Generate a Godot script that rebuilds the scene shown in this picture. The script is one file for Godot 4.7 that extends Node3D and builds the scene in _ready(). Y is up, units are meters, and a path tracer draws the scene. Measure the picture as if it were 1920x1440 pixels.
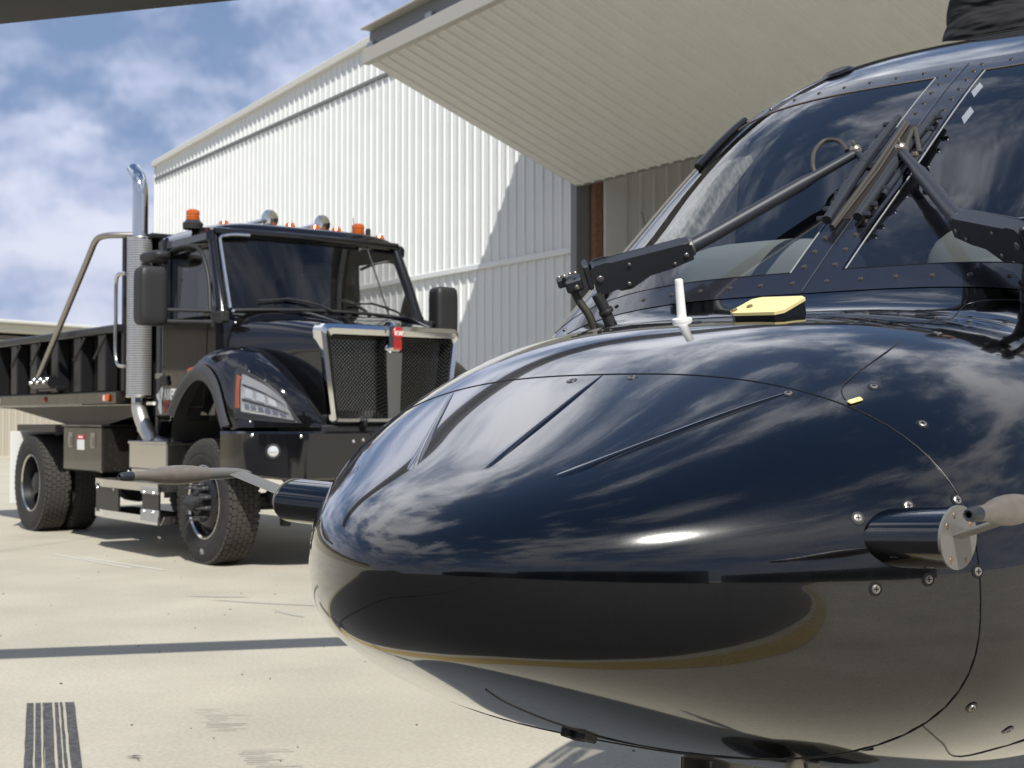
extends Node3D

# ---------------------------------------------------------------- geometry collector
class Geo:
	var v := PackedVector3Array()
	var n := PackedVector3Array()
	var uv := PackedVector2Array()
	func tri(a: Vector3, b: Vector3, c: Vector3, na: Vector3, nb: Vector3, nc: Vector3, ua := Vector2.ZERO, ub := Vector2.ZERO, uc := Vector2.ZERO) -> void:
		var g := (b - a).cross(c - a)
		if g.length_squared() < 1e-18:
			return
		if g.dot(na + nb + nc) > 0.0:
			v.append_array(PackedVector3Array([a, c, b])); n.append_array(PackedVector3Array([na, nc, nb])); uv.append_array(PackedVector2Array([ua, uc, ub]))
		else:
			v.append_array(PackedVector3Array([a, b, c])); n.append_array(PackedVector3Array([na, nb, nc])); uv.append_array(PackedVector2Array([ua, ub, uc]))
	func flat(pts: Array, out: Vector3) -> void:   # convex polygon, one normal
		for i in range(1, pts.size() - 1):
			tri(pts[0], pts[i], pts[i + 1], out, out, out)
	func quad(a: Vector3, b: Vector3, c: Vector3, d: Vector3, hint := Vector3.ZERO) -> void:
		var nn := (c - a).cross(d - b).normalized()
		if hint != Vector3.ZERO and nn.dot(hint) < 0.0:
			nn = -nn
		tri(a, b, c, nn, nn, nn, Vector2(0, 0), Vector2(1, 0), Vector2(1, 1))
		tri(a, c, d, nn, nn, nn, Vector2(0, 0), Vector2(1, 1), Vector2(0, 1))
	func box(c: Vector3, s: Vector3, bev := 0.0, t := Transform3D()) -> void:
		var h := s * 0.5
		var b := minf(bev, minf(h.x, minf(h.y, h.z)) * 0.9)
		var B := t.basis
		for ax in 3:
			var u := (ax + 1) % 3
			var w := (ax + 2) % 3
			for sg in [-1.0, 1.0]:
				var nn := Vector3.ZERO
				nn[ax] = sg
				var P := []
				for q in [[-1, -1], [1, -1], [1, 1], [-1, 1]]:
					var p := c
					p[ax] += sg * h[ax]; p[u] += q[0] * (h[u] - b); p[w] += q[1] * (h[w] - b)
					P.append(t * p)
				flat(P, (B * nn).normalized())
			if b > 0.0:
				for q in [[-1, -1], [1, -1], [1, 1], [-1, 1]]:
					var nn := Vector3.ZERO
					nn[u] = q[0]; nn[w] = q[1]
					var P := []
					for e in [[-1, 0], [1, 0], [1, 1], [-1, 1]]:
						var p := c
						p[ax] += e[0] * (h[ax] - b)
						p[u] += q[0] * (h[u] - (b if e[1] else 0.0)); p[w] += q[1] * (h[w] - (0.0 if e[1] else b))
						P.append(t * p)
					flat(P, (B * nn).normalized())
		if b > 0.0:
			for i in 8:
				var g := Vector3(1 if i & 1 else -1, 1 if i & 2 else -1, 1 if i & 4 else -1)
				var p := c + g * (h - Vector3(b, b, b))
				flat([t * (p + Vector3(g.x * b, 0, 0)), t * (p + Vector3(0, g.y * b, 0)), t * (p + Vector3(0, 0, g.z * b))], (B * g).normalized())
	func tube(pts: Array, rad, seg := 12, caps := true) -> void:   # rad: number or array
		var m := pts.size()
		var up := Vector3.UP
		var rings := []
		var ns := []
		var d0: Vector3 = (pts[1] - pts[0]).normalized()
		if absf(d0.dot(up)) > 0.9:
			up = Vector3.RIGHT
		var x := up.cross(d0).normalized()
		for i in m:
			var d: Vector3 = (pts[mini(i + 1, m - 1)] - pts[maxi(i - 1, 0)]).normalized()
			x = (x - d * x.dot(d)).normalized()
			var y := d.cross(x)
			var r: float = rad[i] if rad is Array else rad
			var R := []
			var N := []
			for k in seg:
				var a := TAU * k / seg
				var o := x * cos(a) + y * sin(a)
				N.append(o); R.append(pts[i] + o * r)
			rings.append(R); ns.append(N)
		for i in m - 1:
			for k in seg:
				var l := (k + 1) % seg
				tri(rings[i][k], rings[i + 1][k], rings[i + 1][l], ns[i][k], ns[i + 1][k], ns[i + 1][l], Vector2(float(k) / seg, i), Vector2(float(k) / seg, i + 1), Vector2(float(k + 1) / seg, i + 1))
				tri(rings[i][k], rings[i + 1][l], rings[i][l], ns[i][k], ns[i + 1][l], ns[i][l], Vector2(float(k) / seg, i), Vector2(float(k + 1) / seg, i + 1), Vector2(float(k + 1) / seg, i))
		if caps:
			flat(rings[0], -d0)
			flat(rings[m - 1], (pts[m - 1] - pts[m - 2]).normalized())
	func lathe(prof: Array, seg: int, t: Transform3D) -> void:   # prof: Vector2(radius, along +Z of t), each stretch flat-shaded along the profile
		for i in prof.size() - 1:
			var a: Vector2 = prof[i]
			var b: Vector2 = prof[i + 1]
			var e := b - a
			if e.length() < 1e-6:
				continue
			var np := Vector2(e.y, -e.x).normalized()
			for k in seg:
				var c0 := Vector2.from_angle(TAU * k / seg)
				var c1 := Vector2.from_angle(TAU * (k + 1) / seg)
				var n0 := t.basis * Vector3(c0.x * np.x, c0.y * np.x, np.y)
				var n1 := t.basis * Vector3(c1.x * np.x, c1.y * np.x, np.y)
				var p00 := t * Vector3(c0.x * a.x, c0.y * a.x, a.y)
				var p01 := t * Vector3(c1.x * a.x, c1.y * a.x, a.y)
				var p10 := t * Vector3(c0.x * b.x, c0.y * b.x, b.y)
				var p11 := t * Vector3(c1.x * b.x, c1.y * b.x, b.y)
				tri(p00, p10, p11, n0, n0, n1)
				tri(p00, p11, p01, n0, n1, n1)
	func grid(f: Callable, nu: int, nv: int, out := 1.0) -> void:   # f(u, v) in 0..1 -> point; smooth normals by difference
		var P := []
		for i in nu + 1:
			var row := PackedVector3Array()
			for j in nv + 1:
				row.append(f.call(float(i) / nu, float(j) / nv))
			P.append(row)
		mesh_rows(P, out)
	func mesh_rows(P: Array, out := 1.0) -> void:
		var nu := P.size() - 1
		var nv: int = P[0].size() - 1
		var N := []
		for i in nu + 1:
			var row := PackedVector3Array()
			for j in nv + 1:
				var du: Vector3 = P[mini(i + 1, nu)][j] - P[maxi(i - 1, 0)][j]
				var dv: Vector3 = P[i][mini(j + 1, nv)] - P[i][maxi(j - 1, 0)]
				var c := du.cross(dv)
				if c.length_squared() < 1e-16:
					var ii := 1 if i == 0 else (nu - 1 if i == nu else i)
					var jj := 1 if j == 0 else (nv - 1 if j == nv else j)
					du = P[mini(ii + 1, nu)][jj] - P[maxi(ii - 1, 0)][jj]
					dv = P[ii][mini(jj + 1, nv)] - P[ii][maxi(jj - 1, 0)]
					c = du.cross(dv)
				row.append(c.normalized() * out)
			N.append(row)
		for i in nu:
			for j in nv:
				var u0 := float(i) / nu
				var u1 := float(i + 1) / nu
				var v0 := float(j) / nv
				var v1 := float(j + 1) / nv
				tri(P[i][j], P[i + 1][j], P[i + 1][j + 1], N[i][j], N[i + 1][j], N[i + 1][j + 1], Vector2(u0, v0), Vector2(u1, v0), Vector2(u1, v1))
				tri(P[i][j], P[i + 1][j + 1], P[i][j + 1], N[i][j], N[i + 1][j + 1], N[i][j + 1], Vector2(u0, v0), Vector2(u1, v1), Vector2(u0, v1))
	func prism(poly: PackedVector2Array, z0: float, z1: float, t := Transform3D(), smooth := false) -> void:   # outline in XY, depth along Z
		var idx := Geometry2D.triangulate_polygon(poly)
		for z in [z0, z1]:
			var nn := (t.basis * Vector3(0, 0, 1 if z == maxf(z0, z1) else -1)).normalized()
			for i in range(0, idx.size(), 3):
				var q := []
				for k in 3:
					q.append(t * Vector3(poly[idx[i + k]].x, poly[idx[i + k]].y, z))
				tri(q[0], q[1], q[2], nn, nn, nn)
		var m := poly.size()
		var sgn := -1.0 if Geometry2D.is_polygon_clockwise(poly) else 1.0
		for i in m:
			var a := poly[i]
			var b := poly[(i + 1) % m]
			var e := (b - a).normalized()
			var na := Vector2(e.y, -e.x) * sgn
			var nb := na
			if smooth:
				var p := (a - poly[(i + m - 1) % m]).normalized()
				var q := (poly[(i + 2) % m] - b).normalized()
				na = (na + Vector2(p.y, -p.x) * sgn).normalized()
				nb = (nb + Vector2(q.y, -q.x) * sgn).normalized()
			var n3 := t.basis * Vector3(na.x, na.y, 0)
			var m3 := t.basis * Vector3(nb.x, nb.y, 0)
			var A := t * Vector3(a.x, a.y, z0)
			var B := t * Vector3(b.x, b.y, z0)
			var C := t * Vector3(b.x, b.y, z1)
			var D := t * Vector3(a.x, a.y, z1)
			tri(A, B, C, n3, m3, m3)
			tri(A, C, D, n3, m3, n3)
	func rbox(c: Vector3, s: Vector3, sq := 5.0, t := Transform3D()) -> void:   # smooth rounded block
		var P := []
		for i in 25:
			var la := lerpf(-PI / 2, PI / 2, i / 24.0)
			var row := PackedVector3Array()
			for j in 37:
				var lo := TAU * j / 36.0
				var d := Vector3(cos(la) * cos(lo), sin(la), cos(la) * sin(lo))
				var r := pow(pow(absf(d.x), sq) + pow(absf(d.y), sq) + pow(absf(d.z), sq), -1.0 / sq)
				row.append(t * (c + d * r * s * 0.5))
			P.append(row)
		mesh_rows(P, -1.0)
	func mesh() -> ArrayMesh:
		var arr := []
		arr.resize(Mesh.ARRAY_MAX)
		arr[Mesh.ARRAY_VERTEX] = v; arr[Mesh.ARRAY_NORMAL] = n; arr[Mesh.ARRAY_TEX_UV] = uv
		var m := ArrayMesh.new()
		m.add_surface_from_arrays(Mesh.PRIMITIVE_TRIANGLES, arr)
		return m

# ---------------------------------------------------------------- scene helpers
var taken := {}
func numbered(s: String) -> String:
	taken[s] = taken.get(s, -1) + 1
	return s if taken[s] == 0 else "%s_%03d" % [s, taken[s]]

func thing(called: String, label: String, category: String, xf: Transform3D, group := "") -> Node3D:
	var o := Node3D.new()
	o.name = numbered(called); o.transform = xf
	add_child(o)
	o.set_meta("label", label); o.set_meta("category", category)
	if group: o.set_meta("group", group)
	return o

func part(called: String, g, m: Material, parent: Node, at := Transform3D()) -> MeshInstance3D:
	var o := MeshInstance3D.new()
	var key := "%d/%s" % [parent.get_instance_id(), called]
	taken[key] = taken.get(key, -1) + 1
	o.name = called if taken[key] == 0 else "%s_%03d" % [called, taken[key]]
	o.mesh = g.mesh() if g is Geo else g
	o.material_override = m
	o.transform = at
	parent.add_child(o, true)
	return o

func struct(called: String, g, m: Material) -> MeshInstance3D:
	var o := part(called, g, m, self)
	o.set_meta("kind", "structure")
	return o

func lin(r: float, g: float, b: float) -> Color:
	return Color(r, g, b).linear_to_srgb()

func mat(r: float, g: float, b: float, rough := 0.6, metal := 0.0, coat := 0.0) -> StandardMaterial3D:
	var m := StandardMaterial3D.new()
	m.albedo_color = lin(r, g, b); m.roughness = rough; m.metallic = metal
	if coat > 0.0:
		m.clearcoat_enabled = true; m.clearcoat = coat; m.clearcoat_roughness = 0.02
	return m

func noise_tex(freq: float, oct: int, c0: Color, c1: Color, sd: int, size := 512, lo := 0.0, hi := 1.0) -> NoiseTexture2D:
	var fn := FastNoiseLite.new()
	fn.seed = sd; fn.frequency = freq; fn.fractal_octaves = oct; fn.noise_type = FastNoiseLite.TYPE_SIMPLEX_SMOOTH
	var t := NoiseTexture2D.new()
	t.width = size; t.height = size; t.seamless = true; t.noise = fn
	var gr := Gradient.new()
	gr.offsets = PackedFloat32Array([lo, hi]); gr.colors = PackedColorArray([c0, c1])
	t.color_ramp = gr
	return t

func tri_noise(m: StandardMaterial3D, tex: Texture2D, scale: float, world := true) -> void:
	m.albedo_texture = tex
	m.albedo_color = Color.WHITE
	m.uv1_triplanar = true; m.uv1_world_triplanar = world
	m.uv1_scale = Vector3.ONE * scale

func catmull(p: Array, per: int) -> Array:
	var out := []
	for i in p.size() - 1:
		var a: Vector3 = p[maxi(i - 1, 0)]
		var b: Vector3 = p[i]
		var c: Vector3 = p[i + 1]
		var d: Vector3 = p[mini(i + 2, p.size() - 1)]
		for k in per:
			out.append(b.cubic_interpolate(c, a, d, float(k) / per))
	out.append(p[p.size() - 1])
	return out

func along(p0: Vector3, p1: Vector3) -> Transform3D:   # +Z from p0 towards p1
	var z := (p1 - p0).normalized()
	var up := Vector3.UP if absf(z.y) < 0.95 else Vector3.RIGHT
	var x := up.cross(z).normalized()
	return Transform3D(Basis(x, z.cross(x), z), p0)

func text_mesh(s: String, size: float, depth: float, bold := true) -> TextMesh:
	var t := TextMesh.new()
	var f := SystemFont.new()
	f.font_names = PackedStringArray(["Droid Sans"]); f.font_weight = 700 if bold else 400
	t.font = f; t.text = s; t.font_size = 64; t.pixel_size = size / 64.0; t.depth = depth
	return t

var M := {}
const EYE := 1.2
func W(x: float, d: float, y := 0.0) -> Vector3:   # x to the right, d metres ahead of the camera
	return Vector3(x, y, -d)

# ---------------------------------------------------------------- sky
func make_sky() -> Image:
	var w := 2048
	var h := 1024
	var im := Image.create(w, h, false, Image.FORMAT_RGBF)
	var to_sun := Vector3(0.131, 0.755, 0.642).normalized()
	var big := FastNoiseLite.new()
	big.seed = 11; big.frequency = 1.25; big.fractal_octaves = 7; big.noise_type = FastNoiseLite.TYPE_SIMPLEX_SMOOTH; big.fractal_gain = 0.57
	big.domain_warp_enabled = true; big.domain_warp_amplitude = 0.22; big.domain_warp_frequency = 1.6
	var fine := FastNoiseLite.new()
	fine.seed = 5; fine.frequency = 5.0; fine.fractal_octaves = 5; fine.noise_type = FastNoiseLite.TYPE_SIMPLEX_SMOOTH
	fine.domain_warp_enabled = true; fine.domain_warp_amplitude = 0.1; fine.domain_warp_frequency = 3.0
	for j in h:
		var el := PI * (0.5 - (j + 0.5) / h)
		var y := sin(el)
		var e := maxf(y, 0.0)
		var zen := Color(0.084, 0.148, 0.30)
		var hor := Color(0.31, 0.43, 0.65)
		var base := hor.lerp(zen, pow(e, 0.55))
		if y < 0.0:
			base = Color(0.34, 0.35, 0.36)
		for i in w:
			var az := TAU * ((i + 0.5) / w - 0.5)
			var c := base
			if y > -0.02:
				var dx := sin(az) * cos(el)
				var dz := -cos(az) * cos(el)
				var k := 1.0 / (e + 0.34)
				var px := dx * k
				var pz := dz * k
				var a := big.get_noise_3d(px * 1.0 + 3.1, pz * 1.1, e * 1.2)
				var b := fine.get_noise_3d(px, pz + 7.0, 3.0 + e)
				# cover thickens towards the horizon, thin streaks higher up
				var cover := a * 0.85 + 0.50 * b + lerpf(0.46, 0.10, smoothstep(0.10, 0.62, e)) - 0.26 * smoothstep(0.72, 0.98, e)
				var t := smoothstep(-0.10, 0.56, cover)
				var thick := smoothstep(0.30, 0.90, cover)
				var white := Color(0.84, 0.85, 0.88).lerp(Color(0.64, 0.655, 0.70), thick)
				white = white.lerp(Color(0.36, 0.385, 0.49).lerp(Color(0.47, 0.485, 0.56), smoothstep(0.30, 0.80, cover)), 1.0 - smoothstep(0.28, 0.62, e))
				# forward scatter: thin cloud shines near the sun
				var cs := Vector3(dx, y, dz).dot(to_sun)
				white = white * (1.0 + 1.5 * pow(maxf(cs, 0.0), 3.0))
				c = base.lerp(white, t * 0.88)
			im.set_pixel(i, j, c)
	return im

# ---------------------------------------------------------------- set up
func _ready() -> void:
	var cam := Camera3D.new()
	cam.name = "camera"
	cam.fov = rad_to_deg(2.0 * atan(720.0 / 2600.0))
	cam.position = Vector3(0, EYE, 0)
	cam.rotation.x = atan(65.0 / 2600.0)
	cam.near = 0.05; cam.far = 2000.0
	# a phone's small aperture: the nose is in focus, the truck and hangar a little soft
	var ca := CameraAttributesPhysical.new()
	ca.frustum_focal_length = 12.0 * 2600.0 / 720.0
	ca.frustum_focus_distance = 2.0
	ca.frustum_near = 0.05; ca.frustum_far = 2000.0
	ca.exposure_aperture = 14.0
	cam.attributes = ca
	add_child(cam)
	cam.fov = rad_to_deg(2.0 * atan(720.0 / 2600.0))
	cam.current = true

	var we := WorldEnvironment.new()
	we.name = "world_environment"
	var env := Environment.new()
	env.background_mode = Environment.BG_SKY
	var sky := Sky.new()
	var pm := PanoramaSkyMaterial.new()
	pm.panorama = ImageTexture.create_from_image(make_sky())
	pm.energy_multiplier = 1.0
	sky.sky_material = pm
	env.sky = sky
	env.tonemap_mode = Environment.TONE_MAPPER_LINEAR
	env.tonemap_exposure = 1.08
	env.sdfgi_enabled = true; env.ssao_enabled = true; env.ssil_enabled = true
	we.environment = env
	add_child(we)

	var sun := DirectionalLight3D.new()
	sun.name = "sun"
	sun.light_energy = 1.5
	sun.light_color = Color(1.0, 0.985, 0.95)
	sun.light_angular_distance = 0.5
	sun.shadow_enabled = true
	add_child(sun)
	sun.look_at_from_position(Vector3.ZERO, Vector3(-0.131, -0.755, -0.642), Vector3.UP)

	materials()
	ground()
	hangar()
	far_buildings()
	truck()
	helicopter()
	person()

func materials() -> void:
	M.concrete = mat(0.47, 0.43, 0.35, 0.9)
	tri_noise(M.concrete, noise_tex(0.006, 6, lin(0.445, 0.417, 0.345), lin(0.575, 0.54, 0.45), 3, 1024), 0.11)
	M.concrete.detail_enabled = true
	M.concrete.detail_albedo = noise_tex(0.08, 4, Color(0.90, 0.89, 0.87), Color(1, 1, 1), 9, 512)
	M.concrete.detail_blend_mode = BaseMaterial3D.BLEND_MODE_MUL
	M.concrete.detail_uv_layer = BaseMaterial3D.DETAIL_UV_2
	M.concrete.uv2_triplanar = true; M.concrete.uv2_world_triplanar = true; M.concrete.uv2_scale = Vector3.ONE * 0.9
	M.concrete.heightmap_enabled = true
	M.concrete.heightmap_texture = noise_tex(0.12, 4, Color.BLACK, Color.WHITE, 21, 512)
	M.concrete.heightmap_scale = 0.25
	M.asphalt = mat(0.075, 0.073, 0.07, 0.9)
	M.yellow_paint = mat(0.38, 0.28, 0.11, 0.85)
	M.rubber_mark = mat(0.055, 0.056, 0.06, 0.85)
	tri_noise(M.rubber_mark, noise_tex(0.05, 4, lin(0.03, 0.031, 0.034), lin(0.12, 0.12, 0.12), 4, 256), 2.0)
	M.scuff = mat(0.30, 0.285, 0.25, 0.9)
	M.pebble = mat(0.09, 0.085, 0.08, 0.9)
	M.white_steel = mat(0.72, 0.735, 0.70, 0.42)
	tri_noise(M.white_steel, noise_tex(0.01, 5, lin(0.75, 0.765, 0.755), lin(0.80, 0.815, 0.80), 15, 512), 0.25)
	M.door_steel = mat(0.76, 0.75, 0.66, 0.5)
	tri_noise(M.door_steel, noise_tex(0.012, 5, lin(0.76, 0.765, 0.73), lin(0.82, 0.825, 0.79), 16, 512), 0.3)
	M.door_rail = mat(0.50, 0.48, 0.42, 0.55)
	M.trim = mat(0.66, 0.655, 0.60, 0.5)
	M.grey_frame = mat(0.20, 0.205, 0.21, 0.55)
	M.galv = mat(0.45, 0.46, 0.46, 0.4, 0.6)
	M.rust = mat(0.17, 0.065, 0.035, 0.85)
	tri_noise(M.rust, noise_tex(0.03, 4, lin(0.20, 0.09, 0.055), lin(0.34, 0.18, 0.12), 8, 256), 1.2)
	M.dark = mat(0.02, 0.02, 0.022, 0.6)
	M.inner_steel = mat(0.80, 0.80, 0.77, 0.6)
	M.beige = mat(0.44, 0.405, 0.335, 0.6)
	M.rubber = mat(0.022, 0.021, 0.02, 0.75)
	tri_noise(M.rubber, noise_tex(0.02, 4, lin(0.016, 0.016, 0.016), lin(0.04, 0.037, 0.033), 12, 256), 1.5, false)
	M.tread = mat(0.05, 0.047, 0.042, 0.9)
	M.black_paint = mat(0.006, 0.006, 0.0075, 0.06, 0.0, 0.6)
	M.black_steel = mat(0.012, 0.012, 0.014, 0.35)
	M.black_plastic = mat(0.022, 0.022, 0.024, 0.5)
	M.grey_plastic = mat(0.045, 0.046, 0.05, 0.42)
	M.chrome = mat(0.78, 0.79, 0.80, 0.06, 1.0)
	M.polished = mat(0.66, 0.64, 0.60, 0.22, 1.0)
	M.dull_pipe = mat(0.62, 0.60, 0.56, 0.36, 0.85)
	M.bright_bolt = mat(0.8, 0.8, 0.78, 0.25, 1.0)
	M.steel = mat(0.40, 0.37, 0.33, 0.35, 0.9)
	M.amber = mat(0.50, 0.10, 0.012, 0.15, 0.0, 0.6)
	M.red = mat(0.45, 0.02, 0.025, 0.3)
	M.white = mat(0.8, 0.8, 0.78, 0.4)
	M.lamp_clear = mat(0.75, 0.77, 0.79, 0.12, 0.4)
	M.lamp_bowl = mat(0.80, 0.81, 0.83, 0.30, 0.55)
	M.lamp_bowl.heightmap_enabled = true
	M.lamp_bowl.heightmap_texture = noise_tex(0.06, 3, Color.BLACK, Color.WHITE, 40, 256)
	M.lamp_bowl.heightmap_scale = 1.2
	M.lamp_bowl.uv1_scale = Vector3(3, 1.5, 1)
	M.glass = StandardMaterial3D.new()
	M.glass.albedo_color = Color(0.02, 0.025, 0.03, 0.22); M.glass.roughness = 0.0
	M.glass.transparency = BaseMaterial3D.TRANSPARENCY_ALPHA
	M.glass.metallic_specular = 0.75
	M.screen_glass = M.glass.duplicate()
	M.screen_glass.albedo_color = Color(0.03, 0.045, 0.07, 0.28)
	M.screen_glass.metallic_specular = 0.9
	# helicopter paint: fine metal flake under a thick clear coat
	M.heli_paint = mat(0.08, 0.08, 0.085, 0.11, 1.0, 1.0)
	M.heli_paint.clearcoat_roughness = 0.012
	tri_noise(M.heli_paint, noise_tex(0.45, 2, lin(0.034, 0.034, 0.034), lin(0.21, 0.21, 0.21), 33, 512, 0.56, 1.0), 3.0, false)
	M.blade = mat(0.013, 0.013, 0.014, 0.55)
	M.sealant = mat(0.008, 0.008, 0.009, 0.3)
	M.frame_dark = mat(0.012, 0.012, 0.016, 0.22, 0.0, 0.5)
	M.wiper = mat(0.03, 0.034, 0.042, 0.45, 0.2)
	M.hose = mat(0.05, 0.045, 0.035, 0.6)
	M.pitot = mat(0.26, 0.22, 0.185, 0.42, 0.45)
	tri_noise(M.pitot, noise_tex(0.02, 4, lin(0.21, 0.18, 0.15), lin(0.28, 0.245, 0.21), 18, 256), 6.0, false)
	M.pitot_grey = mat(0.26, 0.25, 0.23, 0.42, 0.6)
	M.cream = mat(0.78, 0.66, 0.30, 0.45)
	M.primer = mat(0.30, 0.32, 0.26, 0.8)
	tri_noise(M.primer, noise_tex(0.05, 5, lin(0.12, 0.13, 0.10), lin(0.50, 0.51, 0.44), 19, 256), 2.0, false)
	M.cabin = mat(0.12, 0.125, 0.13, 0.8)
	M.seat = mat(0.10, 0.10, 0.105, 0.9)
	M.paper = mat(0.75, 0.76, 0.74, 0.8)
	M.skin = mat(0.42, 0.24, 0.16, 0.55)
	M.cloth = mat(0.018, 0.018, 0.02, 0.9)
	M.cloth_b = mat(0.014, 0.014, 0.016, 0.9)
	for c in [M.cloth, M.cloth_b]:
		c.heightmap_enabled = true
		c.heightmap_texture = noise_tex(0.012, 3, Color.BLACK, Color.WHITE, 51, 256)
		c.heightmap_scale = 3.0
		c.uv1_triplanar = true
		c.uv1_scale = Vector3(1.2, 4.0, 1.2)
	M.hair = mat(0.02, 0.014, 0.01, 0.7)

# ---------------------------------------------------------------- ground
func ground() -> void:
	var g := Geo.new()
	var s := 900.0
	g.quad(Vector3(-s, 0, -s), Vector3(s, 0, -s), Vector3(s, 0, s), Vector3(-s, 0, s), Vector3.UP)
	var gr := struct("ground", g, M.concrete)
	g = Geo.new()
	# the concrete apron ends at a yellow line; the photographer stands on asphalt
	var edge := catmull([W(-60, 5.0, 0.004), W(-14, 4.5, 0.004), W(-2.3, 4.5, 0.004), W(-1.2, 4.0, 0.004), W(-0.62, 2.7, 0.004), W(-0.35, 1.95, 0.004), W(0.02, 1.5, 0.004), W(0.42, 1.0, 0.004), W(1.25, -0.4, 0.004), W(3.6, -4.8, 0.004), W(9, -16, 0.004), W(24, -44, 0.004)], 6)
	for i in edge.size() - 1:
		g.quad(edge[i], edge[i + 1], edge[i + 1] + Vector3(-30, 0, 60), edge[i] + Vector3(-30, 0, 60), Vector3.UP)
	struct("asphalt_taxiway", g, M.asphalt)
	g = Geo.new()
	var sides := []
	for i in edge.size():
		sides.append(Vector3.UP.cross((edge[mini(i + 1, edge.size() - 1)] - edge[maxi(i - 1, 0)]).normalized()))
	for i in edge.size() - 1:
		var up4 := Vector3(0, 0.004, 0)
		g.quad(edge[i] + sides[i] * 0.05 + up4, edge[i + 1] + sides[i + 1] * 0.05 + up4, edge[i + 1] + sides[i + 1] * 0.16 + up4, edge[i] + sides[i] * 0.16 + up4, Vector3.UP)
	struct("yellow_taxi_line", g, M.yellow_paint)
	# rubber tyre print: five ribs, braked onto the slab
	var c0 := W(-2.042, 5.865)
	var c1 := W(-1.869, 5.887)
	var e := W(-1.497, 4.796) - c1
	var rng := RandomNumberGenerator.new()
	rng.seed = 4
	for st in [[0.0, 0.17], [0.205, 0.335], [0.375, 0.40], [0.40, 0.60], [0.65, 0.74], [0.775, 0.84], [0.90, 1.12]]:
		g = Geo.new()
		var a := []
		var b := []
		for i in 19:
			var f := i / 9.0
			var j0 := rng.randf_range(-0.008, 0.008)
			var j1 := rng.randf_range(-0.008, 0.008)
			a.append(c0 + (c1 - c0) * (st[0] + j0) + e * f + Vector3(0, 0.004, 0))
			b.append(c0 + (c1 - c0) * (st[1] + j1) + e * f + Vector3(0, 0.004, 0))
		for i in 18:
			g.quad(a[i], b[i], b[i + 1], a[i + 1], Vector3.UP)
		part("tyre_print", g, M.rubber_mark, gr)
	# scuffs and scratches
	for k in 26:
		g = Geo.new()
		var base := W(-1.30, 5.75) if k < 14 else W(-0.98, 5.05)
		var p := base + Vector3(rng.randf_range(-0.03, 0.03) + (k % 14) * 0.012, 0.003, (k % 14) * 0.03)
		var ln := rng.randf_range(0.06, 0.2)
		var w := rng.randf_range(0.002, 0.006)
		g.quad(p, p + Vector3(ln, 0, -0.008), p + Vector3(ln, 0, -0.008 + w), p + Vector3(0, 0, w), Vector3.UP)
		part("scuff", g, M.scuff, gr)
	for q in [[W(-2.0, 9.2), W(-1.2, 8.9)], [W(-2.2, 9.4), W(-1.75, 9.35)], [W(-1.5, 8.75), W(-1.25, 8.4)]]:
		g = Geo.new()
		var dd: Vector3 = (q[1] - q[0])
		var sd := dd.cross(Vector3.UP).normalized() * 0.03
		for i in 12:
			var w0 := sin(PI * i / 12.0)
			var w1 := sin(PI * (i + 1) / 12.0)
			var A: Vector3 = q[0] + dd * (i / 12.0) + Vector3(0, 0.003, 0)
			var B: Vector3 = q[0] + dd * ((i + 1) / 12.0) + Vector3(0, 0.003, 0)
			g.quad(A - sd * w0, B - sd * w1, B + sd * w1, A + sd * w0, Vector3.UP)
		part("scuff", g, mat(0.43, 0.41, 0.36, 0.9), gr)
	# pale scratches beside the truck
	for q in [[W(-4.05, 12.3), W(-3.05, 11.15)], [W(-3.75, 12.05), W(-2.75, 11.0)]]:
		g = Geo.new()
		var sd: Vector3 = (q[1] - q[0]).cross(Vector3.UP).normalized() * 0.018
		g.quad(q[0] - sd + Vector3(0, 0.003, 0), q[1] - sd + Vector3(0, 0.003, 0), q[1] + sd + Vector3(0, 0.003, 0), q[0] + sd + Vector3(0, 0.003, 0), Vector3.UP)
		part("scratch", g, mat(0.60, 0.59, 0.54, 0.9), gr)
	# sawn slab joints
	for q in [[W(-40, 19.6), W(20, 10.2)], [W(-8.6, -3.0), W(2.4, 40.0)]]:
		g = Geo.new()
		var sd: Vector3 = (q[1] - q[0]).cross(Vector3.UP).normalized() * 0.004
		g.quad(q[0] - sd + Vector3(0, 0.003, 0), q[1] - sd + Vector3(0, 0.003, 0), q[1] + sd + Vector3(0, 0.003, 0), q[0] + sd + Vector3(0, 0.003, 0), Vector3.UP)
		part("slab_joint", g, mat(0.3, 0.28, 0.24, 0.9), gr)
	# grit
	g = Geo.new()
	for k in 80:
		var d := rng.randf_range(4.6, 15.0)
		var p := W(rng.randf_range(-0.38, 0.1) * d, d, 0.002)
		var r := rng.randf_range(0.002, 0.006)
		g.box(p, Vector3(r * rng.randf_range(1, 2.4), r, r * rng.randf_range(1, 2)), 0.0, Transform3D(Basis(Vector3.UP, 0.0), Vector3.ZERO))
	var gt := struct("grit", g, M.pebble)
	gt.set_meta("kind", "stuff"); gt.set_meta("label", "dark grit scattered over the pale concrete"); gt.set_meta("category", "grit")
	# a dead leaf
	g = Geo.new()
	var lp := W(-1.335, 4.93, 0.006)
	g.quad(lp + Vector3(-0.03, 0, 0), lp + Vector3(0, 0.004, -0.012), lp + Vector3(0.032, 0.002, 0), lp + Vector3(0.004, 0.006, 0.012), Vector3.UP)
	g.quad(lp + Vector3(0.01, 0, 0.01), lp + Vector3(0.014, 0, 0.01), lp + Vector3(0.035, 0, 0.05), lp + Vector3(0.032, 0, 0.05), Vector3.UP)
	var leaf := part("dead_leaf", g, mat(0.10, 0.09, 0.07, 0.9), self)
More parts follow.
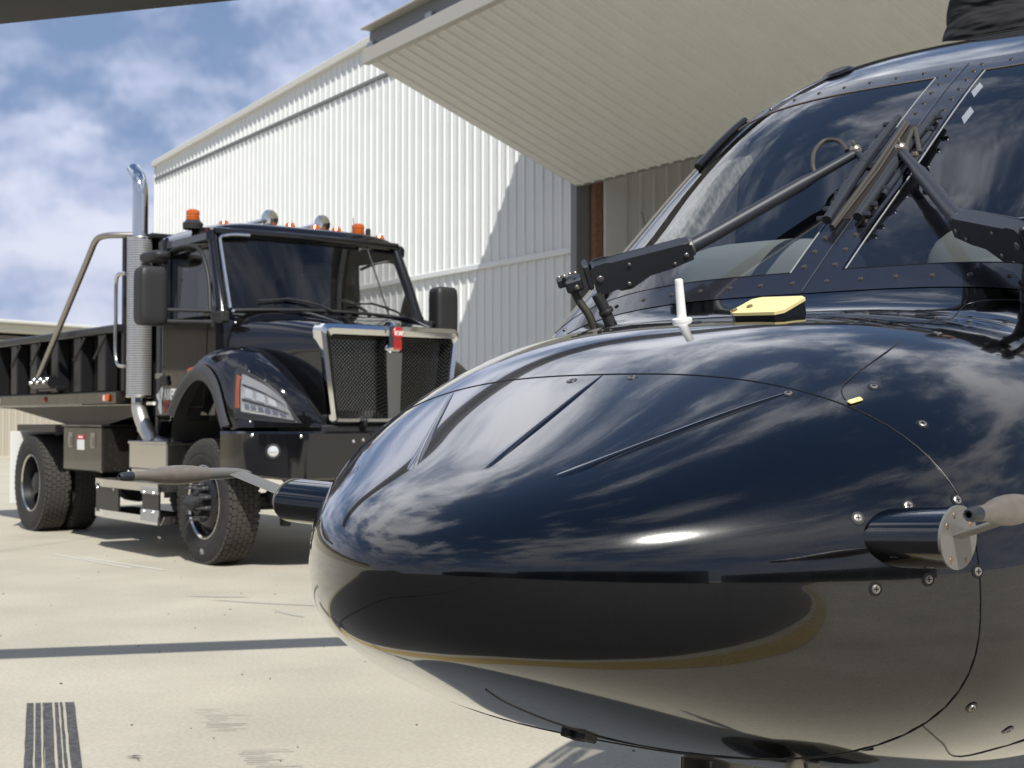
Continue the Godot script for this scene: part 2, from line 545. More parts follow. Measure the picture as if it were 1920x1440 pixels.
	leaf.set_meta("label", "small dry leaf lying on the concrete right of the tyre print"); leaf.set_meta("category", "leaf")

# ---------------------------------------------------------------- hangar
# local frame of the wall: X along the wall away from the door, Y up, Z into the building
func rib_profile(width: float) -> Array:
	var out := []
	var p := 0.247
	var nrib := int(round(width / p))
	for i in nrib:
		for q in [[0.0, 0.0], [0.02, 0.0], [0.043, 0.026], [0.083, 0.026], [0.106, 0.0], [0.148, 0.0], [0.154, 0.006], [0.172, 0.006], [0.178, 0.0], [0.202, 0.0], [0.208, 0.006], [0.226, 0.006], [0.232, 0.0]]:
			out.append(Vector2(i * p + q[0], q[1]))
	out.append(Vector2(nrib * p, 0.0))
	return out

func rib_panel(width: float, h0: float, h1l: float, h1r: float) -> Geo:   # outwards is -Z
	var g := Geo.new()
	var pr := rib_profile(width)
	for i in pr.size() - 1:
		var a: Vector2 = pr[i]
		var b: Vector2 = pr[i + 1]
		var ta := lerpf(h1l, h1r, a.x / width)
		var tb := lerpf(h1l, h1r, b.x / width)
		g.quad(Vector3(a.x, h0, -a.y), Vector3(b.x, h0, -b.y), Vector3(b.x, tb, -b.y), Vector3(a.x, ta, -a.y), Vector3(0, 0, -1))
	return g

func hangar() -> void:
	var B := Basis(Vector3(-0.538, 0, -0.843), Vector3.UP, Vector3(0.843, 0, -0.538))
	var t := thing("hangar", "white ribbed steel hangar with its bifold door folded open overhead", "hangar", Transform3D(B, W(-0.767, 22.51)))
	var PW := 0.988
	var x0 := -3.09
	var rl := func(x: float) -> float: return 8.13 - 0.0283 * (x - 3.53)
	var lower := rib_panel(PW, 0.0, 3.60, 3.60).mesh()
	var upper := rib_panel(PW, 3.62, 7.36, 7.36).mesh()
	for i in 19:
		var x := x0 + i * PW
		part("wall_panel", lower, M.white_steel, t, Transform3D(Basis(), Vector3(x, 0, 0.03)))
		part("wall_panel", upper, M.white_steel, t, Transform3D(Basis(), Vector3(x, 0, 0)))
		part("wall_panel", rib_panel(PW, 7.44, rl.call(x) - 0.06, rl.call(x + PW) - 0.06), M.white_steel, t, Transform3D(Basis(), Vector3(x, 0, 0)))
	for i in 16:   # the wall above the door
		var x := x0 - (i + 1) * PW
		part("wall_panel", rib_panel(PW, 7.44, rl.call(x) - 0.06, rl.call(x + PW) - 0.06), M.white_steel, t, Transform3D(Basis(), Vector3(x, 0, 0)))
	var xe := x0 + 19 * PW
	var g := Geo.new()
	g.box(Vector3((xe + x0) / 2, 3.63, -0.01), Vector3(xe - x0, 0.09, 0.05), 0.008)
	part("lap_flashing", g, M.white_steel, t)
	g = Geo.new()
	g.box(Vector3((xe + x0 - 16.0) / 2, 7.40, 0.0), Vector3(xe - x0 + 16.0, 0.07, 0.09), 0.01)
	part("eave_strip", g, M.grey_frame, t)
	# sloping roof edge trim
	g = Geo.new()
	var xa := xe + 0.12
	var xb := x0 - 16.2
	var ya: float = rl.call(xa)
	var yb: float = rl.call(xb)
	var mid := Vector3((xa + xb) / 2, (ya + yb) / 2, -0.02)
	var sl := Basis(Vector3(0, 0, 1), atan2(ya - yb, xa - xb))
	g.box(Vector3.ZERO, Vector3(xa - xb, 0.16, 0.16), 0.02, Transform3D(sl, mid))
	part("roof_trim", g, M.trim, t)
	g = Geo.new()
	g.quad(Vector3(xa, ya, 0.06), Vector3(xb, yb, 0.06), Vector3(xb, yb - 0.1, 24), Vector3(xa, ya - 0.1, 24), Vector3.UP)
	g.quad(Vector3(xa, ya - 0.08, 0.06), Vector3(xb, yb - 0.08, 0.06), Vector3(xb, yb - 0.18, 24), Vector3(xa, ya - 0.18, 24), Vector3.DOWN)
	part("roof", g, M.trim, t)
	g = Geo.new()
	g.box(Vector3(xe + 0.05, 3.85, 0.03), Vector3(0.10, 7.7, 0.14), 0.01)
	part("corner_trim", g, M.white_steel, t)
	g = Geo.new()
	g.box(Vector3(xe - 0.02, 3.9, 12), Vector3(0.1, 7.7, 23.8))
	g.box(Vector3(xb + 0.2, 4.2, 12), Vector3(0.1, 8.4, 23.8))
	g.prism(PackedVector2Array([Vector2(xb, 0), Vector2(xe, 0), Vector2(xe, rl.call(xe) - 0.22), Vector2(xb, rl.call(xb) - 0.22)]), 23.85, 23.95)
	part("end_wall", g, M.inner_steel, t)
	# jamb of the door: dark guide channel and a rusty column
	g = Geo.new()
	g.box(Vector3(-3.17, 3.68, 0.05), Vector3(0.15, 7.36, 0.24), 0.006)
	part("door_guide", g, M.grey_frame, t)
	g = Geo.new()
	g.box(Vector3(-3.33, 3.6, 0.22), Vector3(0.13, 7.2, 0.12), 0.004)
	part("column", g, M.rust, t)
	g = Geo.new()
	g.box(Vector3(x0 - 8.1, 7.26, 0.14), Vector3(15.9, 0.66, 0.26), 0.01)  # unseen box, added to block sun leaking in above the folded door
	part("added_header", g, M.grey_frame, t)
	# ribbed partition inside, running back from the jamb
	var ip := rib_panel(PW, 0.0, 8.05, 8.05).mesh()
	for i in 18:
		part("partition_panel", ip, M.inner_steel, t, Transform3D(Basis(Vector3(0, 0, 1), Vector3.UP, Vector3(1, 0, 0)), Vector3(-3.36, 0, 0.7 + i * PW)))
	g = Geo.new()
	g.box(Vector3(-3.42, 3.5, 0.49), Vector3(0.06, 7.0, 0.40), 0.01)
	part("partition_post", g, M.inner_steel, t)
	# hanging cord and a hook inside
	g = Geo.new()
	g.tube(catmull([Vector3(-3.5, 4.2, 0.9), Vector3(-3.5, 3.3, 1.25), Vector3(-3.5, 2.6, 1.55), Vector3(-3.5, 2.35, 1.5)], 4), 0.008, 6)
	g.box(Vector3(-3.5, 3.2, 1.75), Vector3(0.03, 0.62, 0.05), 0.004)
	part("door_cord", g, M.grey_frame, t)
	# bifold door, folded: the lower leaf rises outwards, the upper leaf falls outwards to the same fold
	var fold := Vector3(0, 5.84, -3.37)
	var lo := Vector3(0, 4.52, -0.06)
	var hi := Vector3(0, 7.25, -0.04)
	var leaf := func(a: Vector3, b: Vector3, called: String, under: Material) -> void:
		var up: Vector3 = (b - a).normalized()
		var nrm := Vector3(1, 0, 0).cross(up)   # away from the panel's face
		var ln := (b - a).length()
		var dir := Basis(Vector3(1, 0, 0), up, nrm)
		if nrm.y < 0.0:
			dir = Basis(Vector3(1, 0, 0), up, nrm)
		var pm := rib_panel(PW, 0.03, ln + 0.02, ln + 0.02).mesh()
		for i in 14:
			part(called, pm, under, t, Transform3D(dir, a + Vector3(-3.25 - (i + 1) * PW, 0, 0)))
	leaf.call(lo, fold, "door_panel", M.door_steel)
	leaf.call(fold + Vector3(0, 0.36, 0.0), hi, "upper_door_panel", M.white_steel)
	var bar := func(called: String, a: Vector3, b: Vector3, w: float, h: float, m: Material) -> void:
		var g2 := Geo.new()
		var X := (b - a).normalized()
		var Y := Vector3.UP if absf(X.y) < 0.9 else Vector3(1, 0, 0)
		var Z := X.cross(Y).normalized()
		Y = Z.cross(X)
		g2.box(Vector3.ZERO, Vector3((b - a).length(), h, w), 0.01, Transform3D(Basis(X, Y, Z), (a + b) / 2))
		part(called, g2, m, t)
	var xl := -3.24
	var xr := -17.1
	# edge rails: the beige lip at the fold, the side rail and the grey truss frame above
	bar.call("fold_rail", fold + Vector3(xl, 0.055, -0.045), fold + Vector3(xr, 0.055, -0.045), 0.10, 0.19, M.door_rail)
	bar.call("side_rail", lo + Vector3(xl, 0.06, 0), fold + Vector3(xl, 0.06, 0), 0.06, 0.10, M.door_rail)
	bar.call("bottom_rail", lo + Vector3(xl, 0.02, 0.02), lo + Vector3(xr, 0.02, 0.02), 0.08, 0.05, M.grey_frame)
	bar.call("side_rail", fold + Vector3(xl, 0.36, 0.06), hi + Vector3(xl, 0, 0), 0.10, 0.14, M.grey_frame)
	bar.call("frame_beam", fold + Vector3(xl, 0.285, 0.03), fold + Vector3(xr, 0.285, 0.03), 0.05, 0.24, M.grey_frame)
	bar.call("frame_cap", fold + Vector3(xl - 0.02, 0.415, -0.06), fold + Vector3(xr, 0.415, -0.06), 0.16, 0.03, M.door_rail)
	bar.call("hinge_tube", fold + Vector3(xl - 0.3, 0.185, 0.0), fold + Vector3(xr, 0.185, 0.0), 0.04, 0.035, M.galv)
	for i in 9:
		g = Geo.new()
		g.box(fold + Vector3(xl - 0.12 - i * 1.55, 0.19, -0.03), Vector3(0.16, 0.10, 0.05), 0.008)
		part("hinge", g, M.galv, t)
	# screws under the leaf
	g = Geo.new()
	var up := (fold - lo).normalized()
	for i in 56:
		for k in 5:
			if (i * 7 + k * 3) % 4 == 0:
				continue
			var p := lo + up * (0.35 + k * 0.72) + Vector3(xl - 0.17 - i * 0.247, 0, 0)
			g.box(p + Vector3(0, -0.012, -0.004), Vector3(0.016, 0.012, 0.016))
	var sc := part("panel_screws", g, M.grey_frame, t)
	sc.set_meta("kind", "stuff")

func far_buildings() -> void:
	# pale shed beyond the dump bed
	var X := Vector3(-0.527, 0, 0.850)
	var t := thing("storage_shed", "low beige ribbed shed behind the dump truck's bed", "shed", Transform3D(Basis(X, Vector3.UP, X.cross(Vector3.UP)), W(-16.46, 44.63)))
	var PW := 0.988
	var m := rib_panel(PW, 0.0, 3.75, 3.75).mesh()
	for i in 58:
		part("wall_panel", m, M.beige, t, Transform3D(Basis(), Vector3(-15.0 + i * PW, 0, 0)))
	var g := Geo.new()
	g.box(Vector3(13.6, 4.10, -0.25), Vector3(59, 0.26, 0.6), 0.03)
	part("fascia", g, M.trim, t)
	g = Geo.new()
	g.box(Vector3(13.6, 4.28, 6.0), Vector3(59.2, 0.10, 14.0), 0.02)
	part("roof", g, M.trim, t)
	g = Geo.new()
	g.box(Vector3(13.6, 1.95, 6.5), Vector3(58.4, 3.9, 12.6))
	part("rear_walls", g, M.beige, t)
	# hangars across the airfield, behind the photographer
	var rows := [[-38.0, 34.0, 26.0, 5.6, "long low grey hangar across the taxiway, to the left behind the photographer"], [-4.0, 40.0, 34.0, 7.2, "wide grey hangar with a shallow gable across the taxiway behind the photographer"], [36.0, 44.0, 30.0, 5.2, "low dark hangar across the taxiway, to the right behind the photographer"]]
	for r in rows:
		var o := thing("distant_hangar", r[4], "hangar", Transform3D(Basis(), Vector3(r[0], 0, r[1])))
		g = Geo.new()
		g.prism(PackedVector2Array([Vector2(-r[2] / 2, 0), Vector2(r[2] / 2, 0), Vector2(r[2] / 2, r[3]), Vector2(0, r[3] + 1.0), Vector2(-r[2] / 2, r[3])]), 0.0, 16.0)
		part("walls", g, mat(0.17, 0.17, 0.165, 0.7), o)
		for k in 3:
			g = Geo.new()
			g.box(Vector3((k - 1) * r[2] * 0.3, r[3] * 0.4, -0.05), Vector3(r[2] * 0.24, r[3] * 0.8, 0.08), 0.02)
			part("door", g, mat(0.09, 0.095, 0.10, 0.6), o)

# ---------------------------------------------------------------- dump truck
# local frame: X forwards from the front axle, Y up, Z to the truck's right-hand side (the side in view)
var fen_out := []
var fen_crest := []
func fender_pt(p: float, q: float) -> Vector3:   # p: rear foot to hood front; q: bottom edge to crest
	var f := p * (fen_out.size() - 1)
	var i := mini(int(f), fen_out.size() - 2)
	var k := f - i
	var im := maxi(i - 1, 0)
	var ip := mini(i + 2, fen_out.size() - 1)
	var a: Vector3 = fen_out[i].cubic_interpolate(fen_out[i + 1], fen_out[im], fen_out[ip], k)
	var d: Vector3 = fen_crest[i].cubic_interpolate(fen_crest[i + 1], fen_crest[im], fen_crest[ip], k)
	var b := Vector3(a.x, lerpf(a.y, d.y, 0.72), a.z)
	var c := Vector3(lerpf(a.x, d.x, 0.42), d.y, lerpf(a.z, d.z, 0.42))
	return a.bezier_interpolate(b, c, d, q)

func wheel(t: Node3D, s: float, z: float, side: float, front: bool, outer := true) -> void:
	# axle along Z; side = +1 for the right-hand side
	var o := MeshInstance3D.new()
	var r := 0.522
	var w := 0.285
	var g := Geo.new()
	var x := Transform3D(Basis(Vector3(1, 0, 0), Vector3(0, 1, 0), Vector3(0, 0, side)) if side > 0 else Basis(Vector3(-1, 0, 0), Vector3(0, 1, 0), Vector3(0, 0, -1)), Vector3.ZERO)
	# tyre section, from inner bead round to outer bead
	var pr := [Vector2(0.29, -w / 2 + 0.03), Vector2(0.33, -w / 2 + 0.005), Vector2(0.41, -w / 2 - 0.008), Vector2(0.475, -w / 2 + 0.004), Vector2(0.505, -w / 2 + 0.022), Vector2(r - 0.010, -w / 2 + 0.055), Vector2(r - 0.008, 0), Vector2(r - 0.010, w / 2 - 0.055), Vector2(0.505, w / 2 - 0.022), Vector2(0.488, w / 2 - 0.010), Vector2(0.475, w / 2 - 0.002), Vector2(0.44, w / 2 + 0.006), Vector2(0.41, w / 2 + 0.008), Vector2(0.402, w / 2 + 0.004), Vector2(0.37, w / 2 + 0.004), Vector2(0.345, w / 2 - 0.002), Vector2(0.33, w / 2 - 0.006), Vector2(0.322, w / 2 - 0.012), Vector2(0.31, w / 2 - 0.014), Vector2(0.298, w / 2 - 0.03)]
	g.lathe(pr, 64, x)
	var ty := part("wheel", g, M.rubber, t, Transform3D(Basis(), Vector3(s, 0.512, z)))
	# tread: five rows of lugs and the shoulder notches
	g = Geo.new()
	for row in 5:
		var zz := (row - 2) * 0.046
		for k in 52:
			var a := TAU * (k + (0.5 if row % 2 else 0.0)) / 52
			var bb := Basis(Vector3(0, 0, 1), a)
			var tw := Basis(Vector3(0, 1, 0), (0.18 if row % 2 else -0.18))
			g.box(Vector3.ZERO, Vector3(0.057, 0.020, 0.0425), 0.004, x * Transform3D(bb * tw, bb * Vector3(0, r - 0.009, zz)))
	for k in 52:
		for e in [-1.0, 1.0]:
			var a := TAU * (k + 0.25) / 52
			var bb := Basis(Vector3(0, 0, 1), a)
			g.box(Vector3.ZERO, Vector3(0.046, 0.036, 0.020), 0.004, x * Transform3D(bb, bb * Vector3(0, r - 0.026, e * (w / 2 - 0.018))))
	part("tread", g, M.tread, ty)
	if not outer:
		return
	# rim
	g = Geo.new()
	if front:
		g.lathe([Vector2(0.300, w / 2 - 0.026), Vector2(0.283, w / 2 - 0.03), Vector2(0.275, w / 2 - 0.075), Vector2(0.262, w / 2 - 0.085), Vector2(0.235, w / 2 - 0.06), Vector2(0.190, w / 2 - 0.02), Vector2(0.165, w / 2 - 0.01), Vector2(0.10, w / 2 - 0.01)], 64, x)
	else:
		g.lathe([Vector2(0.300, w / 2 - 0.026), Vector2(0.283, w / 2 - 0.03), Vector2(0.272, w / 2 - 0.10), Vector2(0.262, w / 2 - 0.21), Vector2(0.20, w / 2 - 0.24), Vector2(0.165, w / 2 - 0.20), Vector2(0.02, w / 2 - 0.20)], 64, x)
	part("rim", g, M.black_steel, ty)
	g = Geo.new()
	g.lathe([Vector2(0.304, w / 2 - 0.028), Vector2(0.306, w / 2 - 0.014), Vector2(0.298, w / 2 - 0.012), Vector2(0.288, w / 2 - 0.026)], 72, x)
	part("rim_lip", g, M.polished, ty)
	# hand holes
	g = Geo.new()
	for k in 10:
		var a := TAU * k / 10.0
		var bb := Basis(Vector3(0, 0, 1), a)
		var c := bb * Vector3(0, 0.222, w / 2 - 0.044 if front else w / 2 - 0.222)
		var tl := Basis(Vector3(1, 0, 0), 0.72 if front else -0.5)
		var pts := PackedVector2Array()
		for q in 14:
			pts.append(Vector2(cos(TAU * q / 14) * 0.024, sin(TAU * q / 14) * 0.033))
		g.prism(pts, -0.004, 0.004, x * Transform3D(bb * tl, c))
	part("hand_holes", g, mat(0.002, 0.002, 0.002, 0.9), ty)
	# hub and long lug-nut covers
	g = Geo.new()
	if front:
		g.lathe([Vector2(0.105, w / 2 - 0.012), Vector2(0.105, w / 2 + 0.045), Vector2(0.095, w / 2 + 0.055), Vector2(0.075, w / 2 + 0.058), Vector2(0.072, w / 2 + 0.10), Vector2(0.05, w / 2 + 0.125), Vector2(0.012, w / 2 + 0.165), Vector2(0.0, w / 2 + 0.165)], 24, x)
	else:
		g.lathe([Vector2(0.12, w / 2 - 0.20), Vector2(0.11, w / 2 - 0.08), Vector2(0.06, w / 2 - 0.05), Vector2(0.0, w / 2 - 0.05)], 24, x)
	part("hub", g, M.black_plastic, ty)
	for k in 10:
		g = Geo.new()
		var a := TAU * (k + 0.5) / 10.0
		var zb := w / 2 - 0.012 if front else w / 2 - 0.20
		var c := Vector3(cos(a) * 0.142, sin(a) * 0.142, zb)
		var ln := 0.125 if front else 0.05
		g.lathe([Vector2(0.022, 0), Vector2(0.020, 0.035), Vector2(0.015, 0.045), Vector2(0.005, ln), Vector2(0, ln)], 10, x * Transform3D(Basis(), c))
		part("lug_nut", g, M.grey_plastic, ty)

func loft(g: Geo, sections: Array, out := 1.0) -> void:
	g.mesh_rows(sections, out)

func stud(g: Geo, p: Vector3, nrm: Vector3, r := 0.012, hgt := 0.008) -> void:
	g.lathe([Vector2(r, 0), Vector2(r * 0.8, hgt * 0.7), Vector2(r * 0.4, hgt), Vector2(0, hgt)], 10, along(p, p + nrm))

func truck() -> void:
	var B := Basis(Vector3(0.6058, 0, 0.7956), Vector3.UP, Vector3(-0.7956, 0, 0.6058))
	var t := thing("dump_truck", "black conventional dump truck with chrome grille and upright chrome exhaust stack", "truck", Transform3D(B, W(-1.605, 12.177)))
	var g: Geo
	# wheels
	wheel(t, 0.0, 1.055, 1, true)
	wheel(t, 0.0, -1.055, -1, true)
	for sd in [1.0, -1.0]:
		wheel(t, -4.33, 1.055 * sd, sd, false)
		wheel(t, -4.33, 0.72 * sd, sd, false, false)
	# size printed on the front tyre
	part("tyre_lettering", text_mesh("16", 0.062, 0.004), mat(0.32, 0.32, 0.32, 0.8), t, Transform3D(Basis(Vector3(0, 0, 1), PI * 0.98), Vector3(0.03, 0.108, 1.207)))
	# ---- cab
	g = Geo.new()
	# lower body, plan tapers forwards
	var sect := func(x: float, hw: float, y0: float, y1: float, rr: float) -> PackedVector3Array:
		var a := PackedVector3Array()
		for q in [[-hw, y0], [-hw, y1 - rr], [-hw + rr * 0.3, y1 - rr * 0.3], [-hw + rr, y1], [0, y1 + 0.015], [hw - rr, y1], [hw - rr * 0.3, y1 - rr * 0.3], [hw, y1 - rr], [hw, y0]]:
			a.append(Vector3(x, q[1], q[0]))
		return a
	g.box(Vector3(-0.685, 1.63, 0), Vector3(1.33, 0.90, 2.10), 0.05)
	part("cab_body", g, M.black_paint, t)
	g = Geo.new()
	for sd in [1.0, -1.0]:
		# A pillar, rear pillar, header over the door
		g.tube([Vector3(-0.06, 2.05, 0.985 * sd), Vector3(-0.22, 2.42, 0.965 * sd), Vector3(-0.40, 2.80, 0.925 * sd)], [0.055, 0.05, 0.05], 12)
		g.box(Vector3(-1.26, 2.44, 0.985 * sd), Vector3(0.16, 0.80, 0.09), 0.03)
		g.box(Vector3(-0.80, 2.765, 0.965 * sd), Vector3(0.96, 0.12, 0.09), 0.03)
		# lower corner of the door window
		g.prism(PackedVector2Array([Vector2(-0.02, 2.06), Vector2(-0.22, 2.45), Vector2(-0.40, 2.08), Vector2(-0.40, 2.06)]), 0.955 * sd, 1.0 * sd)
	g.box(Vector3(-1.33, 2.43, 0), Vector3(0.05, 0.80, 1.98), 0.02)
	part("pillars", g, M.black_paint, t)
	# roof: crowned and rounded at the edges
	g = Geo.new()
	g.grid(func(u: float, v: float) -> Vector3:
		var x := lerpf(-1.40, -0.33, u)
		var a := (v - 0.5) * 2.0
		var hw := 1.02 - 0.05 * u - 0.04 * pow(u, 8)
		var y := 2.80 + 0.135 * pow(maxf(0.0, 1.0 - pow(absf(a), 5.0)), 0.5) * pow(maxf(0.0, 1.0 - pow(absf(u * 2.0 - 1.0), 7.0)), 0.5)
		return Vector3(x + 0.05 * (1.0 - a * a) * u, y, hw * a), 28, 40)
	g.box(Vector3(-0.86, 2.80, 0), Vector3(1.02, 0.05, 1.96), 0.01)
	part("roof", g, M.black_paint, t)
	# sun visor lip over the windscreen
	g = Geo.new()
	var vis := []
	for i in 13:
		var a := (i / 12.0 - 0.5) * 2.0
		vis.append(Vector3(-0.36 + 0.07 * (1 - a * a), 2.815, 0.93 * a))
	g.tube(vis, 0.035, 10)
	part("windscreen_header", g, M.black_paint, t)
	# windscreen
	var ws := func(u: float, v: float) -> Vector3:
		var a := (u - 0.5) * 2.0
		var bow := 1.0 - a * a
		return Vector3(lerpf(-0.05 + 0.10 * bow, -0.385 + 0.075 * bow, v), lerpf(2.11 + 0.03 * bow, 2.80, v), lerpf(0.955, 0.905, v) * a)
	g = Geo.new()
	g.grid(ws, 24, 8)
	part("windscreen", g, M.screen_glass, t)
	# bright edge round the screen
	for e in [1.0]:
		g = Geo.new()
		var path := []
		for k in 10:
			path.append(ws.call(1.0, 0.02 + 0.90 * k / 9.0) + Vector3(0.055, 0, -0.005))
		for k in 5:
			path.append(ws.call(0.988 - 0.035 * k, 0.955 + 0.022 * minf(k, 1.5)) + Vector3(0.055, 0, 0))
		g.tube(path, 0.017, 8)
		part("screen_trim", g, M.chrome, t)
	g = Geo.new()
	var bp := []
	for k in 21:
		bp.append(ws.call(k / 20.0, 0.01) + Vector3(0.01, -0.008, 0))
	g.tube(bp, 0.016, 8)
	part("screen_gasket", g, M.black_plastic, t)
	g = Geo.new()
	g.tube([ws.call(0.18, 0.0) + Vector3(0.004, 0, 0), ws.call(0.18, 0.5) + Vector3(0.004, 0, 0), ws.call(0.18, 1.0) + Vector3(0.004, 0, 0)], 0.008, 6)
	part("screen_divider", g, M.black_plastic, t)
	# wipers
	for q in [[0.86, 0.55], [0.40, 0.12]]:
		g = Geo.new()
		var off := Vector3(0.03, 0.01, 0)
		g.tube([ws.call(q[0], 0.10) + off, ws.call((q[0] + q[1]) / 2 + 0.02, 0.13) + off, ws.call(q[1] + 0.06, 0.10) + off], 0.009, 6)
		g.tube([ws.call((q[0] + q[1]) / 2 + 0.02, 0.14) + off, ws.call(q[1] + 0.02, 0.06) + off, ws.call(q[1] - 0.04, -0.02) + off], 0.010, 6)
		part("wiper", g, M.black_plastic, t)
	# doors: seam, window glass, handle, lower glass
	for sd in [1.0, -1.0]:
		g = Geo.new()
		g.quad(Vector3(-1.18, 2.09, 0.975 * sd), Vector3(-0.15, 2.09, 0.985 * sd), Vector3(-0.42, 2.74, 0.94 * sd), Vector3(-1.18, 2.74, 0.955 * sd), Vector3(0, 0, sd))
		part("door_glass", g, M.glass, t)
		g = Geo.new()
		var dp := [Vector3(-1.19, 2.70, 1.004 * sd), Vector3(-1.20, 2.02, 1.052 * sd), Vector3(-1.20, 1.40, 1.052 * sd), Vector3(-1.12, 1.30, 1.052 * sd), Vector3(-0.30, 1.30, 1.052 * sd), Vector3(-0.26, 1.6, 1.052 * sd), Vector3(-0.22, 2.03, 1.052 * sd)]
		g.tube(dp, 0.005, 5)
		part("door_seam", g, M.sealant, t)
		g = Geo.new()
		g.box(Vector3(-1.10, 1.52, 1.06 * sd), Vector3(0.19, 0.05, 0.03), 0.012)
		g.box(Vector3(-1.10, 1.56, 1.062 * sd), Vector3(0.16, 0.05, 0.02), 0.01)
		part("door_handle", g, M.black_plastic, t)
		g = Geo.new()
		g.tube(catmull([Vector3(-1.16, 2.68, 1.02 * sd), Vector3(-0.80, 2.72, 1.03 * sd), Vector3(-0.48, 2.66, 1.01 * sd), Vector3(-0.30, 2.40, 1.01 * sd), Vector3(-0.20, 2.10, 1.04 * sd)], 4), 0.016, 8)
		part("window_seal", g, M.black_plastic, t)
	# rain visor on the near side door
	g = Geo.new()
	g.rbox(Vector3(-1.22, 2.66, 1.10), Vector3(0.40, 0.10, 0.20), 3.2)
	part("side_visor", g, M.black_plastic, t)
	# grab bar behind the glass, dashboard, seats, wheel
	g = Geo.new()
	g.box(Vector3(-0.25, 2.02, 0), Vector3(0.42, 0.14, 1.84), 0.04)
	part("dashboard", g, M.cabin, t)
	g = Geo.new()
	g.quad(Vector3(-0.02, 2.12, -0.50), Vector3(-0.02, 2.12, -0.86), Vector3(-0.26, 2.125, -0.86), Vector3(-0.26, 2.125, -0.50), Vector3.UP)
	part("papers", g, M.paper, t)
	g = Geo.new()
	g.tube(catmull([Vector3(-0.22, 2.12, 0.88), Vector3(-0.24, 2.36, 0.86), Vector3(-0.34, 2.46, 0.86), Vector3(-0.44, 2.46, 0.86)], 5), 0.018, 8)
	part("grab_handle", g, M.grey_plastic, t)
	for z in [0.5, -0.5]:
		g = Geo.new()
		g.box(Vector3(-0.85, 1.95, z), Vector3(0.5, 0.14, 0.5), 0.05)
		g.box(Vector3(-1.08, 2.28, z), Vector3(0.14, 0.62, 0.48), 0.06, Transform3D(Basis(Vector3(0, 0, 1), 0.0), Vector3.ZERO))
		g.box(Vector3(-1.10, 2.62, z), Vector3(0.10, 0.18, 0.28), 0.04)
		part("seat", g, M.seat, t)
	g = Geo.new()
	var ring := []
	for k in 33:
		var a := TAU * k / 32
		ring.append(Vector3(-0.48, 2.17, -0.46) + Basis(Vector3(0, 0, 1), 0.9) * Vector3(0, cos(a) * 0.235, sin(a) * 0.235))
	g.tube(ring, 0.017, 8, false)
	g.tube([Vector3(-0.48, 2.17, -0.46), Vector3(-0.28, 2.0, -0.46)], 0.03, 8)
	part("steering_wheel", g, M.black_plastic, t)
	# ---- hood
	g = Geo.new()
	var rows := []
	for i in 17:
		var u := i / 16.0
		var x := lerpf(-0.06, 0.99, u)
		var hw := lerpf(0.985, 0.675, pow(u, 0.85))
		var top := lerpf(2.115, 1.965, pow(u, 1.5))
		var row := PackedVector3Array()
		var tap := lerpf(1.0, 0.845, pow(u, 1.5))
		row.append(Vector3(x, 1.13, -hw * tap))
		for k in 37:
			var a := PI * (1.0 - k / 36.0)
			var n := 6.0
			var rr := pow(pow(absf(cos(a)), n) + pow(absf(sin(a)), n), -1.0 / n)
			var yy := 1.50 + (top - 1.50) * sin(a) * rr
			row.append(Vector3(x, yy, hw * cos(a) * rr * lerpf(tap, 1.0, clampf((yy - 1.13) / 0.8, 0.0, 1.0))))
		row.append(Vector3(x, 1.13, hw * tap))
		rows.append(row)
	g.mesh_rows(rows, -1.0)
	part("hood", g, M.black_paint, t)
	# raised panel along the hood
	for sd in [1.0, -1.0]:
		g = Geo.new()
		g.tube([Vector3(0.05, 2.112, 0.52 * sd), Vector3(0.5, 2.07, 0.48 * sd), Vector3(0.96, 1.962, 0.42 * sd)], [0.01, 0.02, 0.012], 8)
		part("hood_crease", g, M.black_paint, t)
	# cowl shadow gap
	g = Geo.new()
	for sd in [1.0]:
		g.tube([Vector3(-0.045, 2.10, 0.90 * sd), Vector3(-0.045, 2.0, 0.99 * sd), Vector3(-0.045, 1.30, 0.99 * sd)], 0.007, 6)
	part("hood_gap", g, M.sealant, t)
	g = Geo.new()
	stud(g, Vector3(0.02, 2.10, 0.93), Vector3(0, 0.6, 0.8).normalized(), 0.02, 0.02)
	part("hood_catch", g, M.bright_bolt, t)
	# ---- chrome surround and grille
	var xo := 1.0
	# outline of the surround, corners rounded
	var ring2 := func(w1: float, w0: float, y1: float, y0: float, r: float) -> Array:
		var o := []
		for c in [[w1 - r, y1 - r, 0.0], [-w1 + r, y1 - r, PI / 2], [-w0 + r * 0.5, y0 + r * 0.5, PI], [w0 - r * 0.5, y0 + r * 0.5, 1.5 * PI]]:
			for k in 5:
				var a: float = c[2] + PI / 2 * k / 4.0
				var rr := r if c[1] > 1.5 else r * 0.5
				o.append(Vector2(c[0] + cos(a) * rr, c[1] + sin(a) * rr))
		return o
	var ot: Array = ring2.call(0.675, 0.575, 1.965, 1.15, 0.06)
	var inn: Array = ring2.call(0.598, 0.515, 1.875, 1.20, 0.045)
	g = Geo.new()
	for i in 20:
		var j := (i + 1) % 20
		var P := func(v: Vector2, x: float) -> Vector3: return Vector3(x + 0.04 * (1.0 - absf(v.x)), v.y, v.x)
		# outer roll, face and inner return
		var o0: Vector3 = P.call(ot[i], xo - 0.10)
		var o1: Vector3 = P.call(ot[j], xo - 0.10)
		var m0: Vector3 = P.call(ot[i] * Vector2(0.985, 1.0) + Vector2(0, -0.008 if ot[i].y > 1.5 else 0.008), xo + 0.015)
		var m1: Vector3 = P.call(ot[j] * Vector2(0.985, 1.0) + Vector2(0, -0.008 if ot[j].y > 1.5 else 0.008), xo + 0.015)
		var k0: Vector3 = P.call((ot[i] + inn[i]) / 2, xo + 0.045)
		var k1: Vector3 = P.call((ot[j] + inn[j]) / 2, xo + 0.045)
